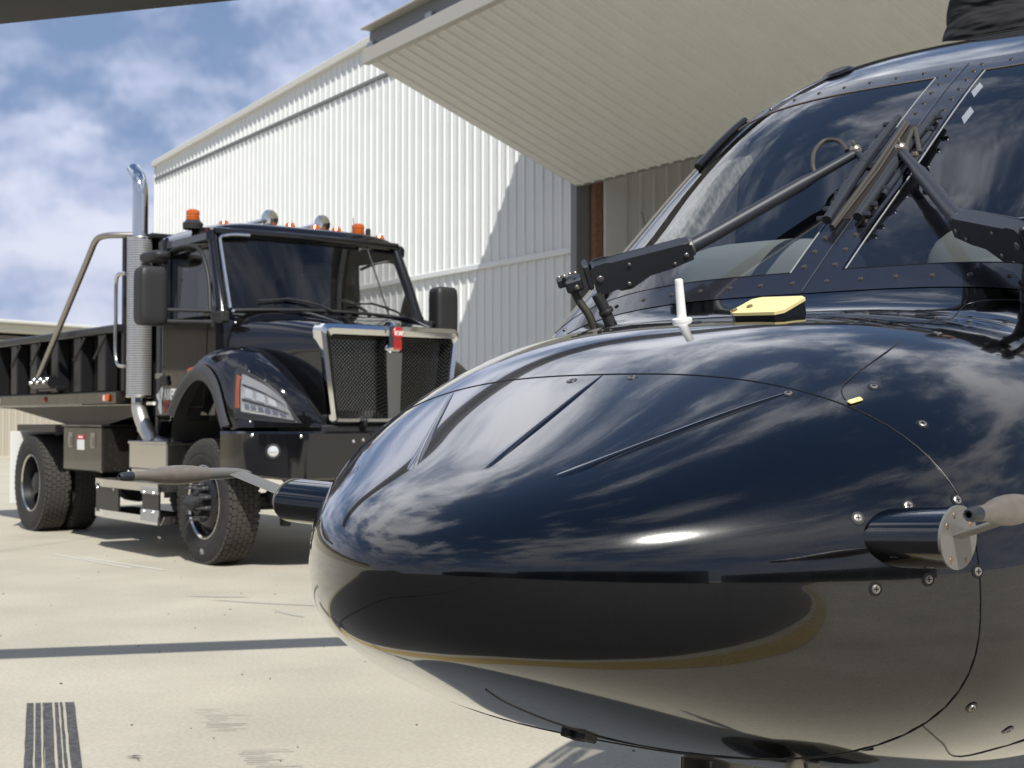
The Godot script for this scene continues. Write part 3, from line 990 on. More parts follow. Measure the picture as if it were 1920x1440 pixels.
		var r0: Vector3 = P.call(inn[i], xo + 0.03)
		var r1: Vector3 = P.call(inn[j], xo + 0.03)
		var b0: Vector3 = P.call(inn[i] * Vector2(0.99, 1.0), xo - 0.10)
		var b1: Vector3 = P.call(inn[j] * Vector2(0.99, 1.0), xo - 0.10)
		var cc := Vector3(xo - 0.3, 1.55, 0)
		g.quad(o0, o1, m1, m0, (o0 + o1) / 2 - cc)
		g.quad(m0, m1, k1, k0, Vector3(1, 0, 0) + ((o0 + o1) / 2 - cc) * 0.3)
		g.quad(k0, k1, r1, r0, Vector3(1, 0, 0) - ((o0 + o1) / 2 - cc) * 0.3)
		g.quad(r0, r1, b1, b0, cc - (o0 + o1) / 2)
	part("grille_surround", g, M.chrome, t)
	# woven mesh, computed as metal with round openings
	var im := Image.create(64, 64, false, Image.FORMAT_RGB8)
	var mm := Image.create(64, 64, false, Image.FORMAT_RGB8)
	for y in 64:
		for x in 64:
			var q := Vector2(x, y) / 64.0
			var d := 9.0
			for c in [Vector2(0, 0), Vector2(1, 0), Vector2(0, 1), Vector2(1, 1), Vector2(0.5, 0.5)]:
				var e: Vector2 = q - c
				d = minf(d, sqrt(e.x * e.x * 1.0 + e.y * e.y * 1.9))
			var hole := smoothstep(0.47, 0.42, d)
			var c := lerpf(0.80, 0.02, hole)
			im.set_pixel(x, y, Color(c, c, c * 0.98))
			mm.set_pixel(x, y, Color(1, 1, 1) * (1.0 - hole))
	var gm := StandardMaterial3D.new()
	gm.albedo_texture = ImageTexture.create_from_image(im)
	gm.metallic = 1.0; gm.metallic_texture = ImageTexture.create_from_image(mm)
	gm.roughness = 0.28
	gm.uv1_scale = Vector3(13, 18, 1)
	var gs: StandardMaterial3D = gm.duplicate()
	gs.uv1_scale = Vector3(3, 18, 1)
	var gb: StandardMaterial3D = gm.duplicate()
	gb.uv1_scale = Vector3(13, 3, 1)
	for sd in [1.0, -1.0]:
		# a shallow tray each side of the centre bar: face, bright return and sill
		var xf := xo - 0.075
		g = Geo.new()
		g.quad(Vector3(xf + 0.02, 1.265, 0.10 * sd), Vector3(xf, 1.265, 0.475 * sd), Vector3(xf, 1.84, 0.545 * sd), Vector3(xf + 0.02, 1.84, 0.10 * sd), Vector3(1, 0, 0))
		part("grille_mesh", g, gm, t)
		g = Geo.new()
		g.quad(Vector3(xf, 1.265, 0.475 * sd), Vector3(xo + 0.01, 1.21, 0.515 * sd), Vector3(xo + 0.01, 1.86, 0.60 * sd), Vector3(xf, 1.84, 0.545 * sd), Vector3(1, 0, -sd))
		g.quad(Vector3(xo + 0.045, 1.21, 0.055 * sd), Vector3(xf + 0.02, 1.265, 0.10 * sd), Vector3(xf + 0.02, 1.84, 0.10 * sd), Vector3(xo + 0.045, 1.86, 0.075 * sd), Vector3(1, 0, sd))
		part("grille_mesh_edge", g, gs, t)
		g = Geo.new()
		g.quad(Vector3(xo + 0.045, 1.205, 0.06 * sd), Vector3(xo + 0.02, 1.205, 0.51 * sd), Vector3(xf, 1.265, 0.475 * sd), Vector3(xf + 0.02, 1.265, 0.10 * sd), Vector3(1, 1, 0))
		g.quad(Vector3(xo + 0.045, 1.865, 0.06 * sd), Vector3(xo + 0.02, 1.865, 0.59 * sd), Vector3(xf, 1.84, 0.545 * sd), Vector3(xf + 0.02, 1.84, 0.10 * sd), Vector3(1, -1, 0))
		part("grille_mesh_sill", g, gb, t)
	g = Geo.new()
	g.prism(PackedVector2Array([Vector2(-0.055, 1.20), Vector2(0.055, 1.20), Vector2(0.075, 1.74), Vector2(-0.075, 1.74)]), 0.0, 0.03, Transform3D(Basis(Vector3(0, 0, -1), Vector3.UP, Vector3(1, 0, 0)), Vector3(xo + 0.03, 0, 0)))
	part("grille_bar", g, M.chrome, t)
	g = Geo.new()
	g.box(Vector3(xo - 0.10, 1.52, 0), Vector3(0.02, 0.78, 1.2))
	part("radiator", g, M.dark, t)
	# emblem: chrome shield, red disc and striped tail
	g = Geo.new()
	g.box(Vector3(xo + 0.06, 1.865, 0), Vector3(0.10, 0.235, 0.125), 0.03)
	g.box(Vector3(xo + 0.045, 1.775, 0), Vector3(0.09, 0.09, 0.17), 0.04)
	g.box(Vector3(xo + 0.0, 1.965, 0), Vector3(0.12, 0.06, 0.09), 0.025)
	var eb := part("emblem", g, M.chrome, t)
	g = Geo.new()
	g.lathe([Vector2(0.052, 0), Vector2(0.052, 0.010), Vector2(0.046, 0.015), Vector2(0, 0.017)], 28, Transform3D(Basis(Vector3(0, 0, -1), Vector3.UP, Vector3(1, 0, 0)), Vector3(xo + 0.108, 1.895, 0)))
	part("emblem_disc", g, M.red, eb)
	part("emblem_letters", text_mesh("KW", 0.055, 0.004), M.white, eb, Transform3D(Basis(Vector3(0, 0, -1), Vector3.UP, Vector3(1, 0, 0)), Vector3(xo + 0.127, 1.895, 0)))
	for k in 5:
		g = Geo.new()
		g.box(Vector3(xo + 0.112, 1.80, (k - 2) * 0.0165), Vector3(0.008, 0.085, 0.010), 0.002)
		part("emblem_stripe", g, M.red, eb)
	# ---- fenders
	for sd in [1.0, -1.0]:
		var Z := func(a: float, b: float, c: float) -> Vector3: return Vector3(a, b, c * sd)
		fen_out = [Z.call(-0.74, 0.84, 1.15), Z.call(-0.70, 1.15, 1.18), Z.call(-0.42, 1.46, 1.19), Z.call(-0.06, 1.615, 1.195), Z.call(0.26, 1.50, 1.20), Z.call(0.50, 1.14, 1.20), Z.call(0.66, 1.13, 1.17), Z.call(0.82, 1.13, 1.07), Z.call(0.94, 1.13, 0.93), Z.call(1.0, 1.13, 0.74), Z.call(1.01, 1.13, 0.60)]
		fen_crest = [Z.call(-0.76, 0.86, 0.95), Z.call(-0.71, 1.26, 0.97), Z.call(-0.47, 1.57, 1.0), Z.call(-0.10, 1.755, 1.0), Z.call(0.22, 1.795, 0.96), Z.call(0.42, 1.765, 0.91), Z.call(0.56, 1.70, 0.87), Z.call(0.70, 1.61, 0.82), Z.call(0.82, 1.50, 0.765), Z.call(0.93, 1.36, 0.70), Z.call(0.985, 1.20, 0.62)]
		g = Geo.new()
		g.grid(fender_pt, 60, 16, -sd)
		# from the crest down to the hood side
		g.grid(func(p: float, q: float) -> Vector3:
			var a := fender_pt(p, 1.0)
			var b := Vector3(a.x, a.y - 0.10, 0.70 * sd)
			var m := Vector3(a.x, a.y + 0.01, lerpf(a.z, b.z, 0.35))
			return a.lerp(m, q).lerp(m.lerp(b, q), q), 60, 8, -sd)
		part("fender", g, M.black_paint, t)
		# wheel well
		g = Geo.new()
		g.grid(func(p: float, q: float) -> Vector3:
			var a := fender_pt(p * 0.5, 0.0)
			return Vector3(a.x, a.y - 0.01, lerpf(a.z - 0.02 * sd, 0.55 * sd, q)), 30, 2)
		part("wheel_well", g, M.dark, t)
		# matt flare round the wheel opening
		g = Geo.new()
		g.grid(func(p: float, q: float) -> Vector3:
			var a := fender_pt(0.13 + p * 0.37, 0.0)
			var c := Vector3(-0.09, 0.92, a.z)
			var d := (a - c)
			var o := c + d * lerpf(1.06, 0.86, q)
			o.z += sd * (0.012 + 0.035 * sin(PI * minf(q * 1.15, 1.0)) + 0.01 * q)
			return o, 36, 8, sd)
		part("fender_flare", g, M.grey_plastic, t)
		g = Geo.new()
		g.box(Vector3(-0.16, 1.60, 1.215 * sd), Vector3(0.15, 0.045, 0.04), 0.015, Transform3D(Basis(Vector3(0, 0, 1), 0.1), Vector3(0.16, 0.03, 0)))
		part("side_marker", g, M.amber, t)
		# headlamp: dark bezel, clear cover, reflectors, amber turn signal
		var hp := func(p: float, q: float, off: float) -> Vector3:
			var e := 0.004
			var a := fender_pt(p, q)
			var n: Vector3 = (fender_pt(p + e, q) - a).cross(fender_pt(p, q + e) - a).normalized() * sd
			return a + n * off
		var quadf := func(u: float, v: float) -> Vector2:   # headlamp outline in (p, q)
			var pl := lerpf(0.555, 0.515, v)
			var p := lerpf(pl, lerpf(0.845, 0.80, v), u)
			var q := lerpf(lerpf(0.10, 0.075, u), 0.47 - 0.02 * u - 0.16 * pow(u, 4.0), v)
			return Vector2(p, q)
		var sub := func(u0: float, u1: float, v0: float, v1: float, off: float, nu: int, nv: int) -> Geo:
			var gg := Geo.new()
			gg.grid(func(u: float, v: float) -> Vector3:
				var pq: Vector2 = quadf.call(lerpf(u0, u1, u), lerpf(v0, v1, v))
				return hp.call(pq.x, pq.y, off), nu, nv, -sd)
			return gg
		var hl := part("headlight", sub.call(-0.04, 1.05, -0.10, 1.10, 0.006, 24, 12), M.black_plastic, t)
		part("turn_signal", sub.call(0.03, 0.14, 0.10, 0.86, 0.012, 6, 10), M.amber, hl)
		part("lamp_bowl", sub.call(0.16, 0.97, 0.04, 0.94, 0.008, 20, 12), M.lamp_bowl, hl)
		for v in [[0.26, 0.32], [0.62, 0.67]]:
			part("lamp_divider", sub.call(0.20, 0.93, v[0], v[1], 0.013, 16, 2), M.grey_plastic, hl)
		for k in 3:
			part("reflector", sub.call(0.27 + k * 0.19, 0.40 + k * 0.19, 0.36, 0.59, 0.015, 5, 4), M.lamp_clear, hl)
		for k in 6:
			part("light_bar", sub.call(0.24 + k * 0.11, 0.325 + k * 0.11, 0.11, 0.22, 0.014, 3, 2), M.polished, hl)
		part("lamp_cover", sub.call(0.0, 1.0, 0.0, 1.0, 0.022, 18, 10), M.glass, hl)
		g = Geo.new()
		for q in [[0.30, 1.12], [0.98, -0.04], [0.30, -0.14], [0.62, 1.12]]:
			var pq: Vector2 = quadf.call(q[0], q[1])
			var a: Vector3 = hp.call(pq.x, pq.y, 0.004)
			stud(g, a, (hp.call(pq.x, pq.y, 0.1) - a).normalized(), 0.008)
		part("headlight_screw", g, M.bright_bolt, hl)
	# ---- bumper
	g = Geo.new()
	var plan := [Vector2(0.42, 1.235), Vector2(0.62, 1.225), Vector2(0.80, 1.18), Vector2(0.95, 1.08), Vector2(1.06, 0.90), Vector2(1.11, 0.60), Vector2(1.125, 0.0)]
	var line := []
	for k in 13:
		var i := k if k < 7 else 12 - k
		line.append(Vector3(plan[i].x, lerpf(0.79, 0.715, minf(i / 4.0, 1.0)), plan[i].y * (1.0 if k < 7 else -1.0)))
	line = catmull(line, 6)
	var strip := func(y0: float, y1: float, in0: float, in1: float, f0: bool, f1: bool) -> void:
		var r0 := PackedVector3Array()
		var r1 := PackedVector3Array()
		for p in line:
			var dn := Vector3(1.0, 0, 0.35 * signf(p.z) * minf(absf(p.z), 1.0)).normalized()
			r0.append(Vector3(p.x, p.y + y0 if f0 else y0, p.z) - dn * in0)
			r1.append(Vector3(p.x, p.y + y1 if f1 else y1, p.z) - dn * in1)
		g.mesh_rows([r0, r1], 1.0)
	strip.call(0.0, 0.018, 0.03, 0.0, true, true)
	strip.call(0.018, 1.082, 0.0, 0.0, true, false)
	strip.call(1.082, 1.10, 0.0, 0.022, false, false)
	strip.call(1.10, 1.10, 0.022, 0.14, false, false)
	strip.call(0.0, 0.0, 0.03, 0.14, true, true)
	# outward normals: the front faces forwards
	var bm := part("bumper", g, M.black_paint, t)
	for sd in [1.0, -1.0]:
		var fx := Transform3D(Basis(Vector3(0, 1, 0), PI / 2 - 0.62 * sd), Vector3(0.97, 0.945, 1.05 * sd))
		g = Geo.new()
		g.lathe([Vector2(0.062, -0.01), Vector2(0.060, 0.012), Vector2(0.052, 0.014), Vector2(0.044, 0.0)], 24, fx)
		part("fog_lamp_ring", g, M.black_plastic, bm)
		g = Geo.new()
		g.lathe([Vector2(0.044, 0.006), Vector2(0.03, 0.016), Vector2(0.0, 0.02)], 20, fx)
		g.box(Vector3(0, 0, 0.014), Vector3(0.05, 0.012, 0.02), 0.003, fx)
		part("fog_lamp", g, M.lamp_clear, bm)
		g = Geo.new()
		for q in [[0.42, 1.02], [0.33, 1.03], [0.42, 0.80], [0.86, 1.06], [1.16, 1.07]]:
			var xx := 1.12 if q[0] < 0.6 else (1.065 if q[0] < 1.0 else 0.83)
			stud(g, Vector3(xx, q[1], q[0] * sd), Vector3(1, 0, 0.0 if q[0] < 0.6 else 0.8 * sd).normalized(), 0.016, 0.012)
		part("bumper_bolt", g, M.bright_bolt, bm)
		g = Geo.new()
		g.tube(catmull([Vector3(0.95, 1.12, 0.30 * sd), Vector3(1.08, 1.14, 0.30 * sd), Vector3(1.10, 1.19, 0.30 * sd), Vector3(1.03, 1.20, 0.30 * sd)], 4), 0.02, 8)
		part("tow_hook", g, M.bright_bolt if sd < 0 else M.black_steel, bm)
	# lower valance
	g = Geo.new()
	g.box(Vector3(0.98, 1.12, 0), Vector3(0.10, 0.06, 1.3), 0.01)
	g.box(Vector3(0.92, 0.68, 0), Vector3(0.16, 0.14, 1.3), 0.02)
	part("valance", g, M.dark, t)
	# ---- roof lamps and horns
	for z in [0.76, 0.13, -0.125, -0.35, -0.84]:
		g = Geo.new()
		var y := 2.925 if absf(z) < 0.7 else 2.895
		var x := -0.50 if absf(z) < 0.7 else -0.54
		g.lathe([Vector2(0.052, 0.0), Vector2(0.05, 0.015), Vector2(0.036, 0.046), Vector2(0.0, 0.056)], 16, Transform3D(Basis(Vector3(1.25, 0, 0), Vector3(0, 0, -0.9), Vector3(0.25, 1, 0)), Vector3(x, y - 0.006, z)))
		part("marker_lamp", g, M.amber, t)
	for q in [[-0.72, 2.885, 0.965, 1.0], [-0.62, 2.885, -0.66, 0.85]]:
		var c := Vector3(q[0], q[1], q[2])
		g = Geo.new()
		g.lathe([Vector2(0.085, -0.02), Vector2(0.09, 0.03), Vector2(0.062, 0.06), Vector2(0.0, 0.06)], 20, Transform3D(Basis(Vector3(1, 0, 0), Vector3(0, 0, -1), Vector3(0, 1, 0)), c))
		var bc := part("beacon", g, M.black_plastic, t)
		g = Geo.new()
		g.lathe([Vector2(0.06, 0.06), Vector2(0.062, 0.075), Vector2(0.055, 0.08), Vector2(0.06, 0.09), Vector2(0.055, 0.10), Vector2(0.06, 0.11), Vector2(0.058, 0.14), Vector2(0.04, 0.155), Vector2(0, 0.155)], 24, Transform3D(Basis(Vector3(1, 0, 0), Vector3(0, 0, -1), Vector3(0, 1, 0)), c))
		part("beacon_lens", g, M.amber, bc)
	g = Geo.new()
	g.tube([Vector3(-0.64, 2.94, -0.63), Vector3(-0.66, 3.10, -0.63)], 0.004, 5)
	g.box(Vector3(-0.62, 2.96, -0.77), Vector3(0.05, 0.09, 0.04), 0.01)
	part("aerial", g, M.black_plastic, t)
	for q in [[-0.62, 0.275], [-0.62, -0.265]]:
		g = Geo.new()
		g.lathe([Vector2(0.0, -0.40), Vector2(0.022, -0.40), Vector2(0.024, -0.10), Vector2(0.045, -0.03), Vector2(0.082, 0.012), Vector2(0.084, 0.02), Vector2(0.078, 0.022), Vector2(0.045, 0.03), Vector2(0.0, 0.035)], 28, Transform3D(Basis(Vector3(0, 0, -1), Vector3(0, 1, 0), Vector3(1, 0, 0)), Vector3(q[0], 3.005, q[1])))
		g.box(Vector3(q[0] - 0.2, 2.94, q[1]), Vector3(0.06, 0.08, 0.05), 0.01)
		part("air_horn", g, M.chrome, t)
	# ---- mirrors
	for sd in [1.0, -1.0]:
		g = Geo.new()
		g.rbox(Vector3(-0.40, 2.225, 1.485 * sd), Vector3(0.19, 0.495, 0.245), 7.0)
		part("mirror", g, M.black_plastic, t)
		g = Geo.new()
		for y in [2.115, 2.02]:
			g.tube([Vector3(-0.40, y, 1.40 * sd), Vector3(-0.22, y - 0.005, 1.16 * sd), Vector3(-0.12, y - 0.01, 1.05 * sd)], 0.017, 8)
			g.tube([Vector3(-0.17, y - 0.008, 1.11 * sd), Vector3(-0.12, y - 0.01, 1.05 * sd)], 0.022, 8)
		g.box(Vector3(-0.12, 2.06, 1.03 * sd), Vector3(0.06, 0.19, 0.07), 0.015)
		g.box(Vector3(-0.03, 2.05, 1.02 * sd), Vector3(0.18, 0.10, 0.08), 0.015)
		part("mirror_arm", g, M.black_plastic, t)
	# ---- exhaust stack on the near side
	var sx := -1.567
	var sz := 1.10
	g = Geo.new()
	var st := [Vector3(sx, 1.35, sz)]
	for k in 6:
		st.append(Vector3(sx, 1.6 + k * 0.3, sz))
	for k in 9:
		var a := k / 8.0 * 1.0
		st.append(Vector3(sx - 0.26 * (1 - cos(a)), 3.26 + 0.26 * sin(a), sz))
	st.append(st[-1] + Vector3(-0.05, 0.035, 0))
	g.tube(st, 0.073, 24, false)
	g.tube([st[-1], st[-1] + Vector3(0.01, -0.01, 0)], [0.073, 0.066], 24, false)
	part("exhaust_stack", g, M.chrome, t)
	g = Geo.new()
	g.lathe([Vector2(0.066, 0), Vector2(0.0, 0.0)], 24, along(st[-1] - Vector3(-0.02, 0.016, 0), st[-1]))
	part("stack_mouth", g, M.dark, t)
	# perforated heat shield
	var him := Image.create(32, 64, false, Image.FORMAT_RGB8)
	for y in 64:
		for x in 32:
			var e := Vector2((x - 15.5) / 16.0, fmod(y, 32.0) / 16.0 - 1.0)
			var hole := smoothstep(0.62, 0.52, sqrt(e.x * e.x + e.y * e.y * 1.2))
			var cc := lerpf(0.82, 0.04, hole)
			him.set_pixel(x, y, Color(cc, cc, cc))
	var hm := StandardMaterial3D.new()
	hm.albedo_texture = ImageTexture.create_from_image(him)
	hm.metallic = 0.7; hm.roughness = 0.3
	hm.uv1_scale = Vector3(30, 34, 1)
	g = Geo.new()
	g.grid(func(u: float, v: float) -> Vector3:
		var a := lerpf(-2.3, 2.3, u)
		return Vector3(sx + 0.118 * sin(a), lerpf(1.40, 2.86, v), sz + 0.118 * cos(a)), 28, 2)
	part("heat_shield", g, hm, t)
	g = Geo.new()
	for y in [1.405, 2.86]:
		g.lathe([Vector2(0.12, -0.012), Vector2(0.123, 0.0), Vector2(0.12, 0.012), Vector2(0.075, 0.012)], 28, Transform3D(Basis(Vector3(1, 0, 0), Vector3(0, 0, -1), Vector3(0, 1, 0)), Vector3(sx, y, sz)))
	part("shield_band", g, M.polished, t)
	g = Geo.new()
	g.tube(catmull([Vector3(sx, 1.42, sz), Vector3(sx + 0.0, 1.28, sz), Vector3(sx + 0.09, 1.12, sz - 0.02), Vector3(sx + 0.22, 0.99, sz - 0.06), Vector3(sx + 0.36, 0.93, sz - 0.25)], 5), 0.068, 20)
	for q in [0.09, 0.22]:
		g.tube([Vector3(sx + q - 0.012, 1.125 if q < 0.1 else 1.0, sz - 0.02), Vector3(sx + q + 0.012, 1.10 if q < 0.1 else 0.975, sz - 0.03)], 0.075, 18)
	part("exhaust_elbow", g, M.dull_pipe, t)
	# grab rail behind the stack
	g = Geo.new()
	g.tube(catmull([Vector3(sx - 0.02, 2.53, sz + 0.13), Vector3(sx - 0.14, 2.53, sz + 0.15), Vector3(sx - 0.20, 2.44, sz + 0.15), Vector3(sx - 0.20, 2.1, sz + 0.15), Vector3(sx - 0.20, 1.82, sz + 0.15), Vector3(sx - 0.14, 1.70, sz + 0.15), Vector3(sx - 0.02, 1.68, sz + 0.13)], 4), 0.018, 8)
	part("grab_rail", g, M.polished, t)
	# extra panel behind the cab that carries the stack
	g = Geo.new()
	g.box(Vector3(-1.52, 1.95, 0.70), Vector3(0.10, 1.9, 0.5), 0.02)
	part("stack_bracket", g, M.black_steel, t)
	# ---- dump bed
	g = Geo.new()
	g.box(Vector3(-4.05, 1.70, 1.05), Vector3(4.4, 0.62, 0.04), 0.004)
	g.box(Vector3(-4.05, 1.70, -1.05), Vector3(4.4, 0.62, 0.04), 0.004)
	g.box(Vector3(-4.05, 1.42, 0), Vector3(4.4, 0.05, 2.1), 0.004)
	g.box(Vector3(-6.25, 1.75, 0), Vector3(0.05, 0.7, 2.2), 0.004)
	var bed := part("dump_bed", g, mat(0.02, 0.018, 0.016, 0.09, 0.0, 0.5), t)
	g = Geo.new()
	g.box(Vector3(-1.85, 2.13, 0), Vector3(0.07, 1.54, 2.30), 0.01)
	g.box(Vector3(-1.62, 2.88, 0), Vector3(0.40, 0.05, 2.1), 0.01)
	part("headboard", g, M.black_steel, bed)
	for sd in [1.0, -1.0]:
		g = Geo.new()
		g.box(Vector3(-4.06, 2.045, 1.13 * sd), Vector3(4.46, 0.075, 0.17), 0.012)
		part("top_rail", g, mat(0.02, 0.021, 0.024, 0.3), bed)
		g = Geo.new()
		g.box(Vector3(-4.06, 1.395, 1.13 * sd), Vector3(4.46, 0.125, 0.17), 0.012)
		part("side_rail", g, mat(0.022, 0.019, 0.016, 0.10, 0.0, 0.5), bed)
		for k in 7:
			g = Geo.new()
			g.box(Vector3(-2.25 - k * 0.653, 1.732, 1.135 * sd), Vector3(0.20, 0.55, 0.13), 0.012)
			part("stake", g, M.black_steel, bed)
	# bracket braces on the stakes
	for x in [-2.45, -3.0, -4.3, -4.95]:
		g = Geo.new()
		g.tube([Vector3(x + 0.32, 2.0, 1.20), Vector3(x + 0.02, 1.78, 1.20)], 0.018, 6)
		part("brace", g, M.black_steel, bed)
	g = Geo.new()
	for q in [[-2.04, 0.04], [-2.16, 0.0]]:
		g.box(Vector3(q[0], 1.395, 1.218), Vector3(0.05, 0.055, 0.012), 0.003)
	part("reflector_red", g, mat(0.5, 0.03, 0.02, 0.25), bed)
	g = Geo.new()
	g.box(Vector3(-2.11, 1.395, 1.219), Vector3(0.07, 0.055, 0.012), 0.003)
	g.box(Vector3(-5.36, 1.395, 1.219), Vector3(0.09, 0.055, 0.012), 0.003)
	part("reflector_white", g, M.white, bed)
	g = Geo.new()
	g.box(Vector3(-2.02, 1.395, 1.23), Vector3(0.075, 0.068, 0.03), 0.012)
	part("side_marker", g, M.amber, bed)
	g = Geo.new()
	stud(g, Vector3(-3.78, 1.40, 1.215), Vector3(0, 0, 1), 0.035, 0.02)
	part("side_marker_red", g, mat(0.4, 0.03, 0.02, 0.25), bed)
	# tarp arm and its spring pivot
	g = Geo.new()
	g.tube(catmull([Vector3(-3.80, 1.58, 1.30), Vector3(-3.40, 1.90, 1.30), Vector3(-2.90, 2.30, 1.30), Vector3(-2.42, 2.68, 1.30)], 3) + catmull([Vector3(-2.20, 2.86, 1.30), Vector3(-2.12, 2.915, 1.28), Vector3(-2.0, 2.93, 1.2), Vector3(-1.86, 2.93, 1.0)], 3), 0.030, 12)
	part("tarp_arm", g, M.steel, bed)
	g = Geo.new()
	g.lathe([Vector2(0.0, -0.02), Vector2(0.075, -0.02), Vector2(0.075, 0.03), Vector2(0.0, 0.03)], 18, along(Vector3(-3.86, 1.57, 1.26), Vector3(-3.86, 1.57, 1.4)))
	g.tube([Vector3(-3.9, 1.57, 1.28), Vector3(-3.35, 1.57, 1.28)], 0.065, 12)
	g.box(Vector3(-3.55, 1.51, 1.22), Vector3(0.55, 0.05, 0.12), 0.01)
	part("tarp_spring", g, M.black_steel, bed)
	g = Geo.new()
	for k in 6:
		stud(g, Vector3(-3.86 + k * 0.1, 1.57 + 0.03 * (k % 2), 1.34), Vector3(0, 0, 1), 0.022, 0.02)
	part("tarp_spring_bolts", g, M.bright_bolt, bed)
	# tub floor that slopes under the bed
	g = Geo.new()
	g.prism(PackedVector2Array([Vector2(-1.78, 1.33), Vector2(-1.80, 1.235), Vector2(-2.5, 1.15), Vector2(-3.45, 1.115), Vector2(-5.4, 1.31), Vector2(-6.2, 1.33)]), -0.9, 1.02)
	part("bed_underside", g, M.black_steel, bed)
	# ---- chassis
	g = Geo.new()
	for sd in [1.0, -1.0]:
		g.box(Vector3(-2.6, 0.93, 0.43 * sd), Vector3(7.0, 0.26, 0.08), 0.01)
		g.box(Vector3(0.0, 0.72, 0.48 * sd), Vector3(1.3, 0.08, 0.09), 0.02)
		g.box(Vector3(-4.33, 0.74, 0.48 * sd), Vector3(1.4, 0.10, 0.09), 0.02)
	g.box(Vector3(0, 0.50, 0), Vector3(0.14, 0.14, 1.8), 0.03)
	g.box(Vector3(-4.33, 0.51, 0), Vector3(0.2, 0.2, 1.5), 0.06)
	g.box(Vector3(0.35, 0.95, 0), Vector3(1.3, 0.62, 0.75), 0.06)
	g.tube([Vector3(-0.4, 0.75, 0), Vector3(-4.3, 0.55, 0)], 0.06, 10)
	g.lathe([Vector2(0.0, -0.2), Vector2(0.24, -0.1), Vector2(0.24, 0.1), Vector2(0.0, 0.2)], 16, Transform3D(Basis(Vector3(0, 0, -1), Vector3.UP, Vector3(1, 0, 0)), Vector3(-4.33, 0.51, 0)))
	for k in 6:
		g.box(Vector3(0.55 + 0.06 * (k % 2), 0.46 - 0.02 * (k % 3), -0.75 + k * 0.3), Vector3(0.08, 0.18, 0.07), 0.01)
	g.box(Vector3(0.5, 0.56, 0), Vector3(0.14, 0.12, 1.7), 0.02)
	part("chassis", g, M.dark, t)
	g = Geo.new()
	g.box(Vector3(-2.6, 1.10, 0.0), Vector3(3.0, 0.07, 1.6), 0.01)
	part("subframe", g, M.black_steel, t)
	# toolbox with two latches and a warning label
	g = Geo.new()
	g.box(Vector3(-2.72, 0.905, 1.0), Vector3(1.06, 0.44, 0.42), 0.015)
	g.box(Vector3(-2.72, 1.135, 1.0), Vector3(1.10, 0.02, 0.45), 0.005)
	var tb := part("toolbox", g, mat(0.02, 0.018, 0.016, 0.09, 0.0, 0.5), t)
	for x in [-3.03, -2.42]:
		g = Geo.new()
		g.box(Vector3(x, 0.99, 1.213), Vector3(0.11, 0.15, 0.012), 0.004)
		g.box(Vector3(x, 0.98, 1.224), Vector3(0.05, 0.09, 0.02), 0.008)
		part("latch", g, M.steel, tb)
	g = Geo.new()
	g.box(Vector3(-2.75, 0.945, 1.2135), Vector3(0.19, 0.10, 0.003))
	part("warning_label", g, M.white, tb)
	g = Geo.new()
	g.box(Vector3(-2.75, 1.02, 1.2135), Vector3(0.19, 0.045, 0.003))
	part("warning_label_band", g, mat(0.55, 0.02, 0.03, 0.5), tb)
	part("warning_text", text_mesh("DANGER", 0.028, 0.002), M.white, tb, Transform3D(Basis(), Vector3(-2.75, 1.02, 1.216)))
	# aluminium battery box, steps
	g = Geo.new()
	g.box(Vector3(-1.12, 0.865, 0.98), Vector3(0.84, 0.235, 0.45), 0.012)
	g.box(Vector3(-1.12, 0.985, 0.98), Vector3(0.86, 0.03, 0.47), 0.008)
	g.box(Vector3(-1.12, 0.71, 0.98), Vector3(0.80, 0.09, 0.42), 0.01)
	part("battery_box", g, M.polished, t)
	for y in [0.61, 0.33]:
		g = Geo.new()
		g.prism(PackedVector2Array([Vector2(-2.06, 1.32), Vector2(-1.75, 1.36), Vector2(-0.52, 1.36), Vector2(-0.52, 0.95), Vector2(-2.06, 0.95)]), -y - 0.035, -y + 0.035, Transform3D(Basis(Vector3(1, 0, 0), Vector3(0, 0, 1), Vector3(0, -1, 0)), Vector3.ZERO))
		part("step", g, M.chrome if y < 0.5 else M.polished, t)
	g = Geo.new()
	g.box(Vector3(-1.72, 0.47, 1.33), Vector3(0.55, 0.26, 0.02), 0.004)
	part("step_bracket", g, M.black_steel, t)
	g = Geo.new()
	g.box(Vector3(-0.70, 0.47, 1.34), Vector3(0.36, 0.30, 0.02), 0.004)
	part("step_bracket", g, M.black_steel, t)
	g = Geo.new()
	g.box(Vector3(-0.70, 0.37, 1.354), Vector3(0.36, 0.10, 0.02), 0.004)
	g.box(Vector3(-0.70, 0.585, 1.354), Vector3(0.36, 0.06, 0.02), 0.004)
	part("step_plate", g, M.galv, t)
	g = Geo.new()
	for x in [-0.80, -0.60]:
		for y in [0.40, 0.565]:
			stud(g, Vector3(x, y, 1.365), Vector3(0, 0, 1), 0.016, 0.012)
	for x in [-1.95, -1.55]:
		stud(g, Vector3(x, 0.56, 1.342), Vector3(0, 0, 1), 0.012, 0.01)
	part("step_bolt", g, M.bright_bolt, t)
	# air tanks and hoses between the toolbox and the battery box
	g = Geo.new()
	for q in [[-1.72, 0.90], [-1.95, 0.90]]:
		g.lathe([Vector2(0.0, -0.16), Vector2(0.06, -0.14), Vector2(0.085, -0.06), Vector2(0.085, 0.10), Vector2(0.03, 0.20), Vector2(0.0, 0.22)], 16, Transform3D(Basis(Vector3(1, 0, 0), Vector3(0, 0, -1), Vector3(0, 1, 0)), Vector3(q[0], 0.86, q[1])))
